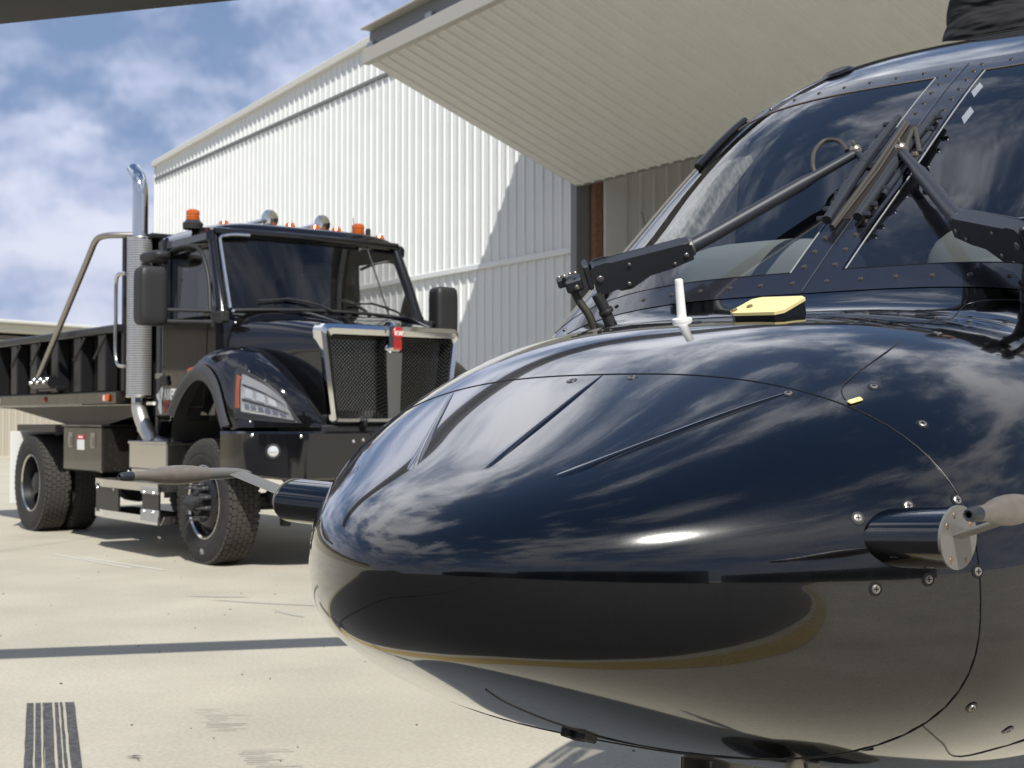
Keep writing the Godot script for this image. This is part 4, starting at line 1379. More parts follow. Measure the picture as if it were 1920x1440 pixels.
	for k in 5:
		g.tube(catmull([Vector3(-2.1 + k * 0.12, 1.05, 0.8), Vector3(-2.0 + k * 0.1, 0.8, 0.95), Vector3(-2.05 + k * 0.13, 0.68, 0.85)], 4), 0.014, 6)
	part("air_canister", g, M.black_plastic, t)
	g = Geo.new()
	for k in 12:
		stud(g, Vector3(-2.08 + (k * 37 % 50) * 0.011, 0.70 + (k * 23 % 40) * 0.008, 0.99), Vector3(0, 0, 1), 0.013, 0.015)
	part("fitting", g, M.bright_bolt, t)
	# mud flap and its bar
	g = Geo.new()
	g.box(Vector3(-4.10, 1.10, 0.95), Vector3(1.22, 0.075, 0.52), 0.01)
	part("mudguard_bar", g, M.black_steel, t)
	for sd in [1.0, -1.0]:
		g = Geo.new()
		g.box(Vector3(-4.93, 0.66, 0.90 * sd), Vector3(0.02, 0.80, 0.62), 0.004)
		part("mud_flap", g, mat(0.72, 0.73, 0.72, 0.5), t)
	# door lettering with a white map shape
	part("door_lettering", text_mesh("AMERI", 0.135, 0.003), M.white, t, Transform3D(Basis(Vector3(0.62, 0, 0), Vector3(0, 1, 0), Vector3(0, 0, 1)), Vector3(-0.98, 1.415, 1.053)))
	part("door_lettering_red", text_mesh("JET", 0.12, 0.003), mat(0.5, 0.03, 0.035, 0.4), t, Transform3D(Basis(Vector3(0.62, 0, 0), Vector3(0, 1, 0), Vector3(0, 0, 1)), Vector3(-1.06, 1.315, 1.053)))
	g = Geo.new()
	g.prism(PackedVector2Array([Vector2(-1.29, 1.42), Vector2(-1.24, 1.43), Vector2(-1.20, 1.47), Vector2(-1.16, 1.49), Vector2(-1.13, 1.46), Vector2(-1.15, 1.41), Vector2(-1.17, 1.33), Vector2(-1.16, 1.25), Vector2(-1.20, 1.24), Vector2(-1.25, 1.30), Vector2(-1.23, 1.36), Vector2(-1.27, 1.38)]), 1.051, 1.0535)
	part("door_emblem", g, M.white, t)
	# small badge under the handle
	g = Geo.new()
	g.box(Vector3(-1.22, 1.585, 1.056), Vector3(0.16, 0.05, 0.012), 0.004)
	part("badge", g, M.steel, t)

# ---------------------------------------------------------------- helicopter
# local frame: X forwards, Y up, Z to the aircraft's right; hp(u, h, v) takes u as metres behind the probe tips
const U0 := -0.12
const HS := 0.70
var kt := PackedFloat64Array()
var kv := []
var km := []
func hp(u: float, h: float, v: float) -> Vector3:
	return Vector3(-u, h, v)

func body_knots() -> void:
	# metres behind the nose tip: half width, top, keel, widest height, squareness of the upper half
	var K := [
		[0.00, 0.0, 0.925, 0.925, 0.925, 2.5], [0.04, 0.190, 1.000, 0.808, 0.922, 2.5], [0.15, 0.378, 1.073, 0.731, 0.914, 2.5],
		[0.35, 0.590, 1.165, 0.638, 0.900, 2.55], [0.65, 0.820, 1.304, 0.518, 0.885, 2.6], [0.94, 0.915, 1.415, 0.440, 0.885, 2.65],
		[1.20, 0.965, 1.445, 0.400, 0.90, 2.9], [1.42, 0.995, 1.468, 0.385, 0.93, 3.3], [1.60, 1.015, 1.590, 0.370, 1.00, 3.6],
		[2.00, 1.030, 1.885, 0.36, 1.20, 4.0], [2.65, 1.030, 2.345, 0.36, 1.55, 4.5], [3.05, 1.035, 2.545, 0.36, 1.60, 4.5],
		[3.60, 1.04, 2.675, 0.36, 1.60, 4.5], [4.40, 1.04, 2.740, 0.36, 1.60, 4.5], [5.6, 1.02, 2.74, 0.40, 1.60, 4.3], [7.0, 0.62, 2.66, 1.05, 1.85, 3.2], [8.4, 0.34, 2.45, 1.60, 2.0, 2.4], [12.0, 0.22, 2.28, 1.86, 2.06, 2.2]]
	for r in K:
		kt.append(sqrt(r[0]))
	var n := K.size()
	for c in range(1, 6):
		var y := PackedFloat64Array()
		for r in K:
			y.append(r[c])
		# natural cubic spline
		var m := PackedFloat64Array(); m.resize(n); m.fill(0.0)
		var cp := PackedFloat64Array(); cp.resize(n); cp.fill(0.0)
		var dp := PackedFloat64Array(); dp.resize(n); dp.fill(0.0)
		for i in range(1, n - 1):
			var h0 := kt[i] - kt[i - 1]
			var h1 := kt[i + 1] - kt[i]
			var d := 6.0 * ((y[i + 1] - y[i]) / h1 - (y[i] - y[i - 1]) / h0)
			var w := 2.0 * (h0 + h1) - h0 * cp[i - 1]
			cp[i] = h1 / w
			dp[i] = (d - h0 * dp[i - 1]) / w
		for i in range(n - 2, 0, -1):
			m[i] = dp[i] - cp[i] * m[i + 1]
		kv.append(y); km.append(m)

func body_at(u: float) -> PackedFloat64Array:
	var s := sqrt(maxf(u - U0, 1e-7))
	var i := 0
	while i < kt.size() - 2 and s > kt[i + 1]:
		i += 1
	var h := kt[i + 1] - kt[i]
	var a := kt[i + 1] - s
	var b := s - kt[i]
	var out := PackedFloat64Array()
	for c in 5:
		var y: PackedFloat64Array = kv[c]
		var m: PackedFloat64Array = km[c]
		out.append((m[i] * a * a * a + m[i + 1] * b * b * b) / (6.0 * h) + (y[i] / h - m[i] * h / 6.0) * a + (y[i + 1] / h - m[i + 1] * h / 6.0) * b)
	return out

func section(k: PackedFloat64Array, u: float, phi: float) -> Vector3:   # phi: 0 right side, PI/2 top, -PI/2 keel
	var c := cos(phi)
	var s := sin(phi)
	var n := k[4] if s > 0.0 else 2.6
	var r := pow(pow(absf(c), n) + pow(absf(s), n), -1.0 / n)
	var hh := (k[1] - k[3]) if s > 0.0 else (k[3] - k[2])
	return hp(u, k[3] + hh * s * r, maxf(k[0], 0.0) * c * r)

func field(p: Vector3) -> float:
	var u := -p.x
	var k := body_at(u)
	var z := p.y - k[3]
	var n := k[4] if z > 0.0 else 2.6
	var hh := (k[1] - k[3]) if z > 0.0 else (k[3] - k[2])
	return pow(pow(absf(p.z / maxf(k[0], 1e-4)), n) + pow(absf(z) / maxf(hh, 1e-4), n), 1.0 / n) - 1.0

func skin_normal(p: Vector3) -> Vector3:
	var e := 0.0006
	return Vector3(field(p + Vector3(e, 0, 0)) - field(p - Vector3(e, 0, 0)), field(p + Vector3(0, e, 0)) - field(p - Vector3(0, e, 0)), field(p + Vector3(0, 0, e)) - field(p - Vector3(0, 0, e))).normalized()

func skin_at(u: float, h: float, v: float, off := 0.0) -> Vector3:   # nearest point of the skin, then off it
	var p := hp(u, h, v)
	for it in 4:
		var n := skin_normal(p)
		var f0 := field(p)
		var f1 := field(p + n * 0.002)
		p -= n * clampf(f0 * 0.002 / maxf(f1 - f0, 1e-6), -0.05, 0.05)
	return p + skin_normal(p) * off

func top_at(u: float, v: float, off := 0.0) -> Vector3:
	var k := body_at(u)
	var p := hp(u, k[3] + (k[1] - k[3]) * pow(maxf(1.0 - pow(absf(v) / k[0], k[4]), 0.0), 1.0 / k[4]), v)
	return p + skin_normal(p) * off

func seam(called: String, pts: Array, t: Node3D, m: Material, r := 0.0018) -> void:
	var g := Geo.new()
	g.tube(pts, r, 6)
	part(called, g, m, t)

func helicopter() -> void:
	body_knots()
	# drawn at 1 / HS of its size, set down with its keel at the right height
	var t := thing("helicopter", "glossy black helicopter with a rounded nose, nose probes and parked windscreen wipers", "helicopter", Transform3D(Basis(Vector3(-0.638, 0, 0.77), Vector3.UP, Vector3(-0.77, 0, -0.638)).scaled_local(Vector3.ONE * HS), W(-0.094, 1.7708, EYE - EYE * HS)))
	# ---- shell on one grid; panes are cells of the same skin
	var us := []
	for i in 72:
		us.append(U0 + pow(sqrt(1.6) * i / 72.0, 2.0))
	for i in 25:
		us.append(1.48 + 0.0412 * i)
	for i in range(1, 31):
		us.append(2.4688 + 0.085 * i)
	for i in range(1, 29):
		us.append(5.0188 + 0.25 * i)
	var rows := []
	var ncol := 0
	for u in us:
		var k := body_at(u)
		var n := k[4]
		var brk := func(x: float) -> float: return atan2(pow(1.0 - pow(x, n), 1.0 / n), x)
		var po: float = brk.call(0.865)
		var pp: float = brk.call(0.079)
		var ph := []
		for i in 18: ph.append(lerpf(-PI / 2, 0.0, i / 18.0))
		for i in 8: ph.append(lerpf(0.0, po - 0.10, i / 8.0))
		for i in 4: ph.append(lerpf(po - 0.10, po, i / 4.0))
		for i in 26: ph.append(lerpf(po, pp, i / 26.0))
		for i in 4: ph.append(lerpf(pp, PI / 2, i / 4.0))
		var full := ph.duplicate()
		full.append(PI / 2)
		for i in range(ph.size() - 1, -1, -1):
			full.append(PI - ph[i])
		var row := PackedVector3Array()
		for a in full:
			row.append(section(k, u, a))
		rows.append(row)
		ncol = full.size()
	var body := Geo.new()
	var panes := {"right_windscreen": Geo.new(), "left_windscreen": Geo.new(), "right_door_window": Geo.new(), "left_door_window": Geo.new()}
	var nr := rows.size()
	var nrm := []
	for i in nr:
		var row := PackedVector3Array()
		for j in ncol:
			if us[i] < U0 + 0.0004:
				row.append(Vector3(1, 0, 0))
				continue
			var du: Vector3 = rows[mini(i + 1, nr - 1)][j] - rows[maxi(i - 1, 0)][j]
			var jl := j - 1 if j > 0 else ncol - 2
			var jr := j + 1 if j < ncol - 1 else 1
			var dv: Vector3 = rows[i][jr] - rows[i][jl]
			var c := du.cross(dv).normalized()
			var mid: Vector3 = rows[i][j] - hp(us[i] + 0.1, body_at(us[i])[3], 0)
			row.append(c if c.dot(mid) > 0.0 else -c)
		nrm.append(row)
	var half := (ncol - 1) / 2
	for i in nr - 1:
		var u: float = (us[i] + us[i + 1]) / 2
		for j in ncol - 1:
			var g := body
			var jj := j if j < half else ncol - 2 - j
			var sd := "right" if j < half else "left"
			if u > 1.48 and u < 2.4688 and jj >= 30 and jj < 56:
				g = panes[sd + "_windscreen"]
			elif u > 1.93 and u < 2.85 and jj >= 19 and jj < 26:
				g = panes[sd + "_door_window"]
			g.tri(rows[i][j], rows[i + 1][j], rows[i + 1][j + 1], nrm[i][j], nrm[i + 1][j], nrm[i + 1][j + 1])
			g.tri(rows[i][j], rows[i + 1][j + 1], rows[i][j + 1], nrm[i][j], nrm[i + 1][j + 1], nrm[i][j + 1])
	part("fuselage", body, M.heli_paint, t)
	for k in panes:
		part(k, panes[k], M.screen_glass, t)
	# dull frame strips round the panes and their pale sealant
	for sd in [1.0, -1.0]:
		var inner := []
		var lower := []
		var upper := []
		var outer := []
		for i in 25:
			var u := 1.48 + 0.0412 * i
			var k := body_at(u)
			inner.append(top_at(u, 0.079 * k[0] * sd, 0.001))
			outer.append(top_at(u, 0.865 * k[0] * sd, 0.001))
		for i in 25:
			lower.append(top_at(1.48, lerpf(0.079, 0.865, i / 24.0) * body_at(1.48)[0] * sd, 0.001))
			upper.append(top_at(2.4688, lerpf(0.079, 0.865, i / 24.0) * body_at(2.4688)[0] * sd, 0.001))
		seam("pane_sealant", inner, t, mat(0.26, 0.27, 0.28, 0.6), 0.0022)
		seam("pane_edge", lower, t, M.sealant, 0.0025)
		seam("pane_edge", upper, t, mat(0.12, 0.10, 0.09, 0.6), 0.0030)
		seam("pane_edge", outer, t, mat(0.16, 0.16, 0.15, 0.5), 0.0035)
		# retaining strip above and below
		for q in [[1.395, 1.478], [2.472, 2.575]]:
			var g := Geo.new()
			g.grid(func(a: float, b: float) -> Vector3: return top_at(lerpf(q[0], q[1], a), lerpf(0.0, 0.88, b) * body_at(lerpf(q[0], q[1], a))[0] * sd, 0.0018), 4, 30, 1.0)
			part("retaining_strip", g, M.frame_dark, t)
			var rv := Geo.new()
			for k in 9:
				var v: float = (0.05 + k * 0.095) * sd
				var p := top_at((q[0] + q[1]) / 2, v, 0.002)
				stud(rv, p, skin_normal(p), 0.0075, 0.004)
			part("retaining_screws", rv, mat(0.10, 0.085, 0.075, 0.3, 0.6), t)
	var gpost := Geo.new()
	gpost.grid(func(a: float, b: float) -> Vector3: return top_at(lerpf(1.478, 2.472, a), lerpf(-0.072, 0.072, b), 0.0018), 24, 6)
	part("centre_post", gpost, M.frame_dark, t)
	gpost = Geo.new()
	gpost.grid(func(a: float, b: float) -> Vector3: return top_at(lerpf(1.70, 2.16, a), lerpf(-0.028, 0.034, b), 0.003), 12, 3)
	part("worn_strip", gpost, mat(0.022, 0.018, 0.015, 0.6), t)
	var mid := []
	for i in 26:
		mid.append(top_at(1.40 + 0.046 * i, 0.004, 0.003))
	seam("post_seam", mid, t, mat(0.05, 0.055, 0.07, 0.3), 0.002)
	for v in [-0.042, 0.048]:
		for i in 17:
			var p := top_at(1.50 + i * 0.061, v, 0.002)
			var g := Geo.new()
			stud(g, p, skin_normal(p), 0.0080, 0.0045)
			part("post_screw", g, mat(0.11, 0.095, 0.085, 0.3, 0.6), t)
	# ---- panel seams
	var ring := []
	var ks := body_at(0.506)
	for i in 120:
		ring.append(section(ks, 0.506, lerpf(-PI / 2, 1.5 * PI, i / 119.0)))
	seam("nose_seam", ring, t, M.sealant, 0.0018)
	var up := []
	for q in [[0.520, 1.236, -0.548], [0.548, 1.258, -0.528], [0.602, 1.282, -0.526], [0.766, 1.344, -0.535], [0.993, 1.406, -0.51], [1.20, 1.43, -0.475], [1.29, 1.45, -0.46], [1.335, 1.47, -0.47], [1.36, 1.47, -0.54], [1.37, 1.46, -0.68]]:
		up.append(skin_at(q[0], q[1], q[2]))
	seam("hatch_seam", catmull(up, 5), t, M.sealant, 0.0018)
	up = []
	for q in [[0.506, 0.655, -0.70], [0.60, 0.60, -0.70], [0.73, 0.555, -0.678], [0.82, 0.585, -0.774], [1.0, 0.60, -0.86], [1.3, 0.60, -0.92]]:
		up.append(skin_at(q[0], q[1], q[2]))
	seam("belly_seam", catmull(up, 5), t, M.sealant, 0.0018)
	up = []
	for q in [[0.10, 0.70, -0.03], [0.205, 0.649, 0.0], [0.34, 0.59, -0.02], [0.45, 0.55, -0.10], [0.50, 0.545, -0.35], [0.52, 0.60, -0.60]]:
		up.append(skin_at(q[0], q[1], q[2]))
	seam("chin_seam", catmull(up, 5), t, M.sealant, 0.0022)
	# ---- three raised strakes
	for q in [[0.497, 0.412, 0.100, 0.165], [0.500, -0.004, 0.100, -0.022], [0.492, -0.448, 0.100, -0.200]]:
		var g := Geo.new()
		g.grid(func(a: float, b: float) -> Vector3:
			var u := lerpf(q[0], q[2], a)
			var v := lerpf(q[1], q[3], a)
			var w := lerpf(0.006, 0.018, a)
			var hgt := 0.0065 * pow(sin(PI * clampf(a * 0.95 + 0.04, 0.0, 1.0)), 0.5)
			var x := (b - 0.5) * 2.0
			return top_at(u, v + w * x, -0.001 + hgt * (1.0 - x * x)), 30, 10)
		part("strake", g, M.heli_paint, t)
	# ---- screws, studs and catches on the skin
	for q in [[0.34, 1.03, -0.659], [0.419, 1.05, -0.715], [0.5, 1.058, -0.769], [0.341, 0.912, -0.69], [0.418, 0.926, -0.75], [0.502, 0.936, -0.803], [0.59, 1.26, -0.573], [0.558, 1.19, -0.682], [0.489, 1.284, -0.09], [0.479, 1.28, 0.058], [0.488, 1.247, -0.448], [0.556, 0.689, -0.77], [0.707, 0.624, -0.779], [0.91, 1.377, -0.566]]:
		var p := skin_at(q[0], q[1], q[2])
		var n := skin_normal(p)
		var g := Geo.new()
		g.lathe([Vector2(0.0125, 0.0), Vector2(0.0118, 0.0010), Vector2(0.007, 0.0010)], 18, along(p, p + n))
		var wsh := part("screw_washer", g, M.sealant, t)
		g = Geo.new()
		g.lathe([Vector2(0.0078, 0.0008), Vector2(0.0074, 0.0022), Vector2(0.005, 0.0030), Vector2(0.0, 0.0030)], 16, along(p, p + n))
		part("screw", g, mat(0.34, 0.32, 0.29, 0.35, 0.8), wsh)
		g = Geo.new()
		g.box(Vector3(0, 0, 0.0030), Vector3(0.009, 0.002, 0.0012), 0.0, along(p, p + n))
		g.box(Vector3(0, 0, 0.00305), Vector3(0.002, 0.009, 0.0012), 0.0, along(p, p + n))
		part("screw_slot", g, M.sealant, wsh)
	var pc := skin_at(0.525, 1.233, -0.566, 0.003)
	var gc := Geo.new()
	var xc := along(pc, pc + skin_normal(pc))
	gc.box(Vector3.ZERO, Vector3(0.030, 0.012, 0.005), 0.003, Transform3D(xc.basis * Basis(Vector3(0, 0, 1), 0.5), pc))
	part("seam_catch", gc, M.cream, t)
	gc = Geo.new()
	pc = skin_at(0.44, 0.552, 0.01, 0.004)
	xc = along(pc, pc + skin_normal(pc))
	gc.box(Vector3(-0.02, 0, 0), Vector3(0.022, 0.05, 0.016), 0.003, xc)
	gc.box(Vector3(0.02, 0, 0), Vector3(0.022, 0.05, 0.016), 0.003, xc)
	gc.box(Vector3.ZERO, Vector3(0.03, 0.022, 0.02), 0.003, xc)
	part("belly_catch", gc, M.black_plastic, t)
	# ---- pitot probes, one each side on a stub fairing
	for sd in [1.0, -1.0]:
		var V := func(u: float, h: float, v: float) -> Vector3: return hp(u, h, v * sd)
		var g := Geo.new()
		var c1: Vector3 = V.call(0.385, 1.003, 0.815)
		g.grid(func(a: float, b: float) -> Vector3:
			var an := TAU * b
			var f: float = lerpf(0.52, 0.815, a)
			var cc: Vector3 = V.call(lerpf(0.44, 0.385, a), lerpf(0.985, 1.003, a), f)
			return cc + Vector3(-cos(an) * 0.076, sin(an) * 0.052, 0) + Vector3(-0.004, 0, 0) * sin(an), 8, 40, -sd)
		var fa := part("probe_fairing", g, M.heli_paint, t)
		g = Geo.new()
		var ell := PackedVector2Array()
		for i in 40:
			ell.append(Vector2(cos(TAU * i / 40) * 0.077, sin(TAU * i / 40) * 0.0535))
		g.prism(ell, -0.002 * sd, 0.003 * sd, Transform3D(Basis(Vector3(-1, 0, 0), Vector3.UP, Vector3(0, 0, 1)), c1), true)
		part("probe_plate", g, M.pitot_grey, fa)
		g = Geo.new()
		for q in [[-0.05, 0.022], [-0.02, 0.038], [-0.035, -0.035], [0.03, -0.04], [0.05, 0.02]]:
			stud(g, c1 + Vector3(-q[0], q[1], 0.003 * sd), Vector3(0, 0, sd), 0.006, 0.002)
		part("plate_screws", g, mat(0.30, 0.22, 0.14, 0.4, 0.8), fa)
		# swept strut of lens section
		g = Geo.new()
		var s0: Vector3 = V.call(0.395, 1.006, 0.815)
		var s1: Vector3 = V.call(0.335, 1.064, 0.975)
		g.grid(func(a: float, b: float) -> Vector3:
			var an := TAU * b
			var p := s0.lerp(s1, a)
			var ch := lerpf(0.036, 0.030, a)
			return p + Vector3(cos(an) * ch, sin(an) * 0.0065 * (1.0 - 0.35 * cos(an)), 0), 6, 28, -sd)
		part("probe_strut", g, M.pitot_grey, fa)
		# probe: tip with its bore, slim tube, swollen body, tail
		g = Geo.new()
		var A: Vector3 = V.call(0.0, 1.068, 0.985)
		var Bq: Vector3 = V.call(0.40, 1.066, 0.985)
		var pr := [Vector2(0.0045, 0.012), Vector2(0.0045, 0.0), Vector2(0.007, -0.001), Vector2(0.0095, 0.006), Vector2(0.0108, 0.018), Vector2(0.0112, 0.034)]
		g.lathe(pr, 24, along(A, Bq))
		part("probe_tip", g, M.wiper, fa)
		g = Geo.new()
		var pts := []
		var rad := []
		for q in [[0.034, 0.0112], [0.06, 0.0115], [0.078, 0.0135], [0.098, 0.0175], [0.125, 0.0212], [0.15, 0.0228], [0.175, 0.0228], [0.20, 0.0212], [0.225, 0.0185], [0.248, 0.0158], [0.2485, 0.0145], [0.30, 0.0140], [0.34, 0.0115], [0.37, 0.0065], [0.385, 0.001]]:
			pts.append(A.lerp(Bq, q[0] / 0.40)); rad.append(q[1])
		g.tube(pts.slice(0, 11), rad.slice(0, 11), 28)
		part("probe_body", g, M.pitot, fa)
		g = Geo.new()
		g.tube(pts.slice(10), rad.slice(10), 24)
		part("probe_tail", g, M.pitot_grey, fa)
	# ---- white stub aerial on the nose
	var pb := top_at(0.872, 0.034, 0.0)
	var g := Geo.new()
	g.lathe([Vector2(0.024, -0.008), Vector2(0.024, 0.004), Vector2(0.021, 0.0075), Vector2(0.012, 0.009)], 28, along(pb, pb + Vector3(0.12, 1, 0)))
	var ae := part("stub_aerial_base", g, M.white, t)
	g = Geo.new()
	g.lathe([Vector2(0.0115, 0.006), Vector2(0.0100, 0.082), Vector2(0.0092, 0.0825), Vector2(0.0100, 0.083), Vector2(0.0100, 0.087), Vector2(0.0092, 0.0875), Vector2(0.0100, 0.088), Vector2(0.0098, 0.096), Vector2(0.006, 0.099), Vector2(0, 0.099)], 20, along(pb, pb + Vector3(0.10, 1, 0.03)))
	part("stub_aerial", g, M.white, ae)
	# ---- cream plate on a black mount
	var pm := top_at(0.925, -0.165, 0.0)
	var mn := (skin_normal(pm) + Vector3(0.20, 0, 0)).normalized()
	var mx := Vector3(0, 0, 1).cross(mn).normalized()
	var mt := Transform3D(Basis(mx, mn, mx.cross(mn)), pm)
	var oct := PackedVector2Array()
	for q in [[-0.066, -0.05], [-0.05, -0.066], [0.05, -0.066], [0.066, -0.05], [0.066, 0.05], [0.05, 0.066], [-0.05, 0.066], [-0.066, 0.05]]:
		oct.append(Vector2(q[0], q[1]))
	var flatb := Basis(Vector3(1, 0, 0), Vector3(0, 0, -1), Vector3(0, 1, 0))
	g = Geo.new()
	g.prism(oct, -0.022, 0.018, mt * Transform3D(flatb, Vector3.ZERO))
	var mnt := part("plate_mount", g, M.sealant, t)
	g = Geo.new()
	g.prism(oct, 0.019, 0.026, mt * Transform3D(flatb.scaled_local(Vector3(1.03, 1.03, 1)), Vector3.ZERO))
	part("cream_plate", g, M.cream, mnt)
	g = Geo.new()
	for z in [-0.035, -0.058]:
		g.box(Vector3(-0.02 if z > -0.05 else -0.05, 0.028, z), Vector3(0.016, 0.006, 0.010), 0.002, mt)
	part("plate_clip", g, mat(0.16, 0.12, 0.05, 0.6), mnt)
	# ---- wipers
	for sd in [1.0, -1.0]:
		var V := func(u: float, h: float, v: float) -> Vector3: return hp(u, h, v * sd)
		# two posts out of the nose skin
		g = Geo.new()
		g.tube(catmull([top_at(1.355, 0.645 * sd, -0.01), V.call(1.34, 1.495, 0.648), V.call(1.315, 1.54, 0.668), V.call(1.295, 1.578, 0.676)], 4), 0.0115, 10)
		var wa := part("wiper_drive", g, M.hose, t)
		g = Geo.new()
		g.tube([top_at(1.362, 0.592 * sd, -0.01), V.call(1.345, 1.52, 0.602), V.call(1.325, 1.555, 0.612)], [0.0175, 0.0165, 0.0155], 12)
		g.lathe([Vector2(0.021, -0.007), Vector2(0.0225, 0.0), Vector2(0.021, 0.007)], 14, along(V.call(1.352, 1.506, 0.597), V.call(1.34, 1.53, 0.604)))
		part("wiper_shaft", g, M.black_plastic, wa)
		# pivot block with bolts
		g = Geo.new()
		var a0: Vector3 = V.call(1.29, 1.585, 0.665)
		var a1: Vector3 = V.call(1.475, 1.684, 0.392)
		var ax := (a1 - a0).normalized()
		var ny := skin_normal(top_at(1.52, 0.45 * sd))
		ny = (ny - ax * ny.dot(ax)).normalized()
		var bz := ax.cross(ny)
		var bx := Transform3D(Basis(ax, ny * 1.35, bz * 1.35), a0)
		g.box(Vector3(0.0, 0.0, 0), Vector3(0.05, 0.030, 0.032), 0.005, bx)
		g.box(Vector3(0.045, 0.01, 0), Vector3(0.016, 0.058, 0.042), 0.004, bx)
		g.box(Vector3(-0.03, 0.012, 0), Vector3(0.03, 0.022, 0.022), 0.004, bx)
		part("pivot_block", g, M.wiper, wa)
		g = Geo.new()
		for k in 4:
			stud(g, bx * Vector3(-0.035 + k * 0.016, 0.022 + 0.004 * (k % 2), 0.012 * (k % 2)), ny, 0.006, 0.007)
		stud(g, bx * Vector3(0.005, -0.004, -0.016 * 1.0), -bz, 0.008, 0.005)
		stud(g, bx * Vector3(0.005, -0.004, 0.016), bz, 0.008, 0.005)
		part("pivot_bolts", g, mat(0.42, 0.38, 0.33, 0.35, 0.9), wa)
		# channel arm: side plate with the photo's stepped outline
		var ln := a0.distance_to(a1)
		var prof := PackedVector2Array([Vector2(0.055, -0.030), Vector2(0.075, -0.036), Vector2(0.115, -0.034), Vector2(0.125, -0.040), Vector2(0.155, -0.042), Vector2(0.215, -0.026), Vector2(0.27, -0.026), Vector2(ln, -0.020), Vector2(ln + 0.005, 0.012), Vector2(ln - 0.02, 0.020), Vector2(0.12, 0.028), Vector2(0.10, 0.032), Vector2(0.07, 0.032), Vector2(0.055, 0.024)])
		g = Geo.new()
		for z in [-0.020, 0.017]:
			g.prism(prof, z, z + 0.003, bx)
		g.box(Vector3((ln + 0.06) / 2, 0.0235, 0), Vector3(ln - 0.06, 0.004, 0.037), 0.001, bx * Transform3D(Basis(Vector3(0, 0, 1), -0.035), Vector3(0, 0.006, 0)))
		g.box(Vector3(ln * 0.6, -0.005, 0), Vector3(ln * 0.8, 0.022, 0.03), 0.004, bx)
		var arm := part("wiper_arm", g, M.wiper, t)
		for q in [[0.075, 0.0, 0.011], [0.165, 0.012, 0.006], [0.15, -0.030, 0.007], [ln - 0.018, -0.006, 0.008], [ln - 0.055, -0.017, 0.006]]:
			for z in [-1.0, 1.0]:
				g = Geo.new()
				stud(g, bx * Vector3(q[0], q[1], 0.0205 * z), bz * z, q[2], 0.003)
				part("arm_screw", g, mat(0.22, 0.21, 0.20, 0.35, 0.7), arm)
		g = Geo.new()
		var n0: Vector3 = V.call(1.925, 1.985, 0.100) if sd > 0 else V.call(1.885, 1.965, 0.058)
		g.tube([a1 - ax * 0.012, a1.lerp(n0, 0.12), a1.lerp(n0, 0.66), a1.lerp(n0, 0.74), n0], [0.0215, 0.0210, 0.0200, 0.0150, 0.0135], 20)
		part("arm_tube", g, M.wiper, arm)
		g = Geo.new()
		g.lathe([Vector2(0.0245, -0.007), Vector2(0.0245, 0.008), Vector2(0.021, 0.011)], 16, along(a1, a1 + ax))
		part("arm_collar", g, mat(0.25, 0.24, 0.23, 0.4, 0.8), arm)
		# knuckle at the end of the arm
		var nn := skin_normal(top_at(1.95, 0.08 * sd))
		g = Geo.new()
		stud(g, n0 + nn * 0.004, nn, 0.019, 0.020)
		stud(g, n0 + nn * 0.02, nn, 0.005, 0.020)
		part("knuckle_nut", g, mat(0.36, 0.32, 0.26, 0.4, 0.85), arm)
		g = Geo.new()
		var b0 := top_at(2.165, (0.066 if sd > 0 else -0.060), 0.024)
		var b1 := top_at(1.655, (0.050 if sd > 0 else -0.042), 0.024)
		var bc := b0.lerp(b1, 0.48)
		g.tube([n0 + nn * 0.002, n0.lerp(bc, 0.6) + nn * 0.01, bc + nn * 0.008], [0.012, 0.011, 0.010], 10)
		g.box(bc + nn * 0.006, Vector3(0.07, 0.026, 0.022), 0.004, Transform3D(Basis(), Vector3.ZERO))
		part("blade_bracket", g, M.wiper, arm)
		# blade: two carrier bars with clips, and the rubber under them
		g = Geo.new()
		var lat := Vector3(0, 0, sd)
		g.tube([b0 + nn * 0.010, bc + nn * 0.020, b1 + nn * 0.010], [0.0095, 0.0150, 0.0140], 12)
		g.tube([b0.lerp(b1, 0.22) + lat * 0.022 + nn * 0.004, bc + lat * 0.024 + nn * 0.010, b0.lerp(b1, 0.80) + lat * 0.022 + nn * 0.004], 0.0095, 8)
		var bl := part("wiper_blade", g, M.wiper, t)
		for f in [0.08, 0.2, 0.34, 0.62, 0.76, 0.9, 0.985]:
			var cc := b0.lerp(b1, f)
			g = Geo.new()
			g.box(cc + nn * 0.012 + lat * 0.010, Vector3(0.012, 0.014, 0.046), 0.003)
			part("blade_clip", g, mat(0.06, 0.065, 0.075, 0.35, 0.6), bl)
		g = Geo.new()
		g.tube([b0 - lat * 0.016 - nn * 0.012, bc - lat * 0.016 - nn * 0.014, b1 - lat * 0.008 - nn * 0.012], 0.0075, 8)
		g.tube([b0 - lat * 0.026 - nn * 0.016, bc - lat * 0.028 - nn * 0.018, b1 - lat * 0.012 - nn * 0.016], 0.0045, 8)
		part("blade_rubber", g, mat(0.055, 0.05, 0.045, 0.7), bl)
		# washer hose looping over the arm
		g = Geo.new()
		if sd > 0:
			g.tube(catmull([hp(1.83, 1.918, 0.185), hp(1.845, 1.95, 0.200), hp(1.90, 2.0, 0.222), hp(1.945, 2.038, 0.212), hp(1.945, 2.03, 0.165), hp(1.915, 1.992, 0.125)], 6), 0.0068, 10)
		else:
			g.tube(catmull([hp(1.86, 1.945, -0.085), hp(1.92, 1.99, -0.06), hp(1.985, 2.045, -0.052), hp(1.96, 2.025, -0.07), hp(1.87, 1.95, -0.118)], 6), 0.0068, 10)
		part("washer_hose", g, M.hose, arm)
		g = Geo.new()
		var cp: Vector3 = hp(1.83, 1.918, 0.185) if sd > 0 else hp(1.86, 1.945, -0.11)
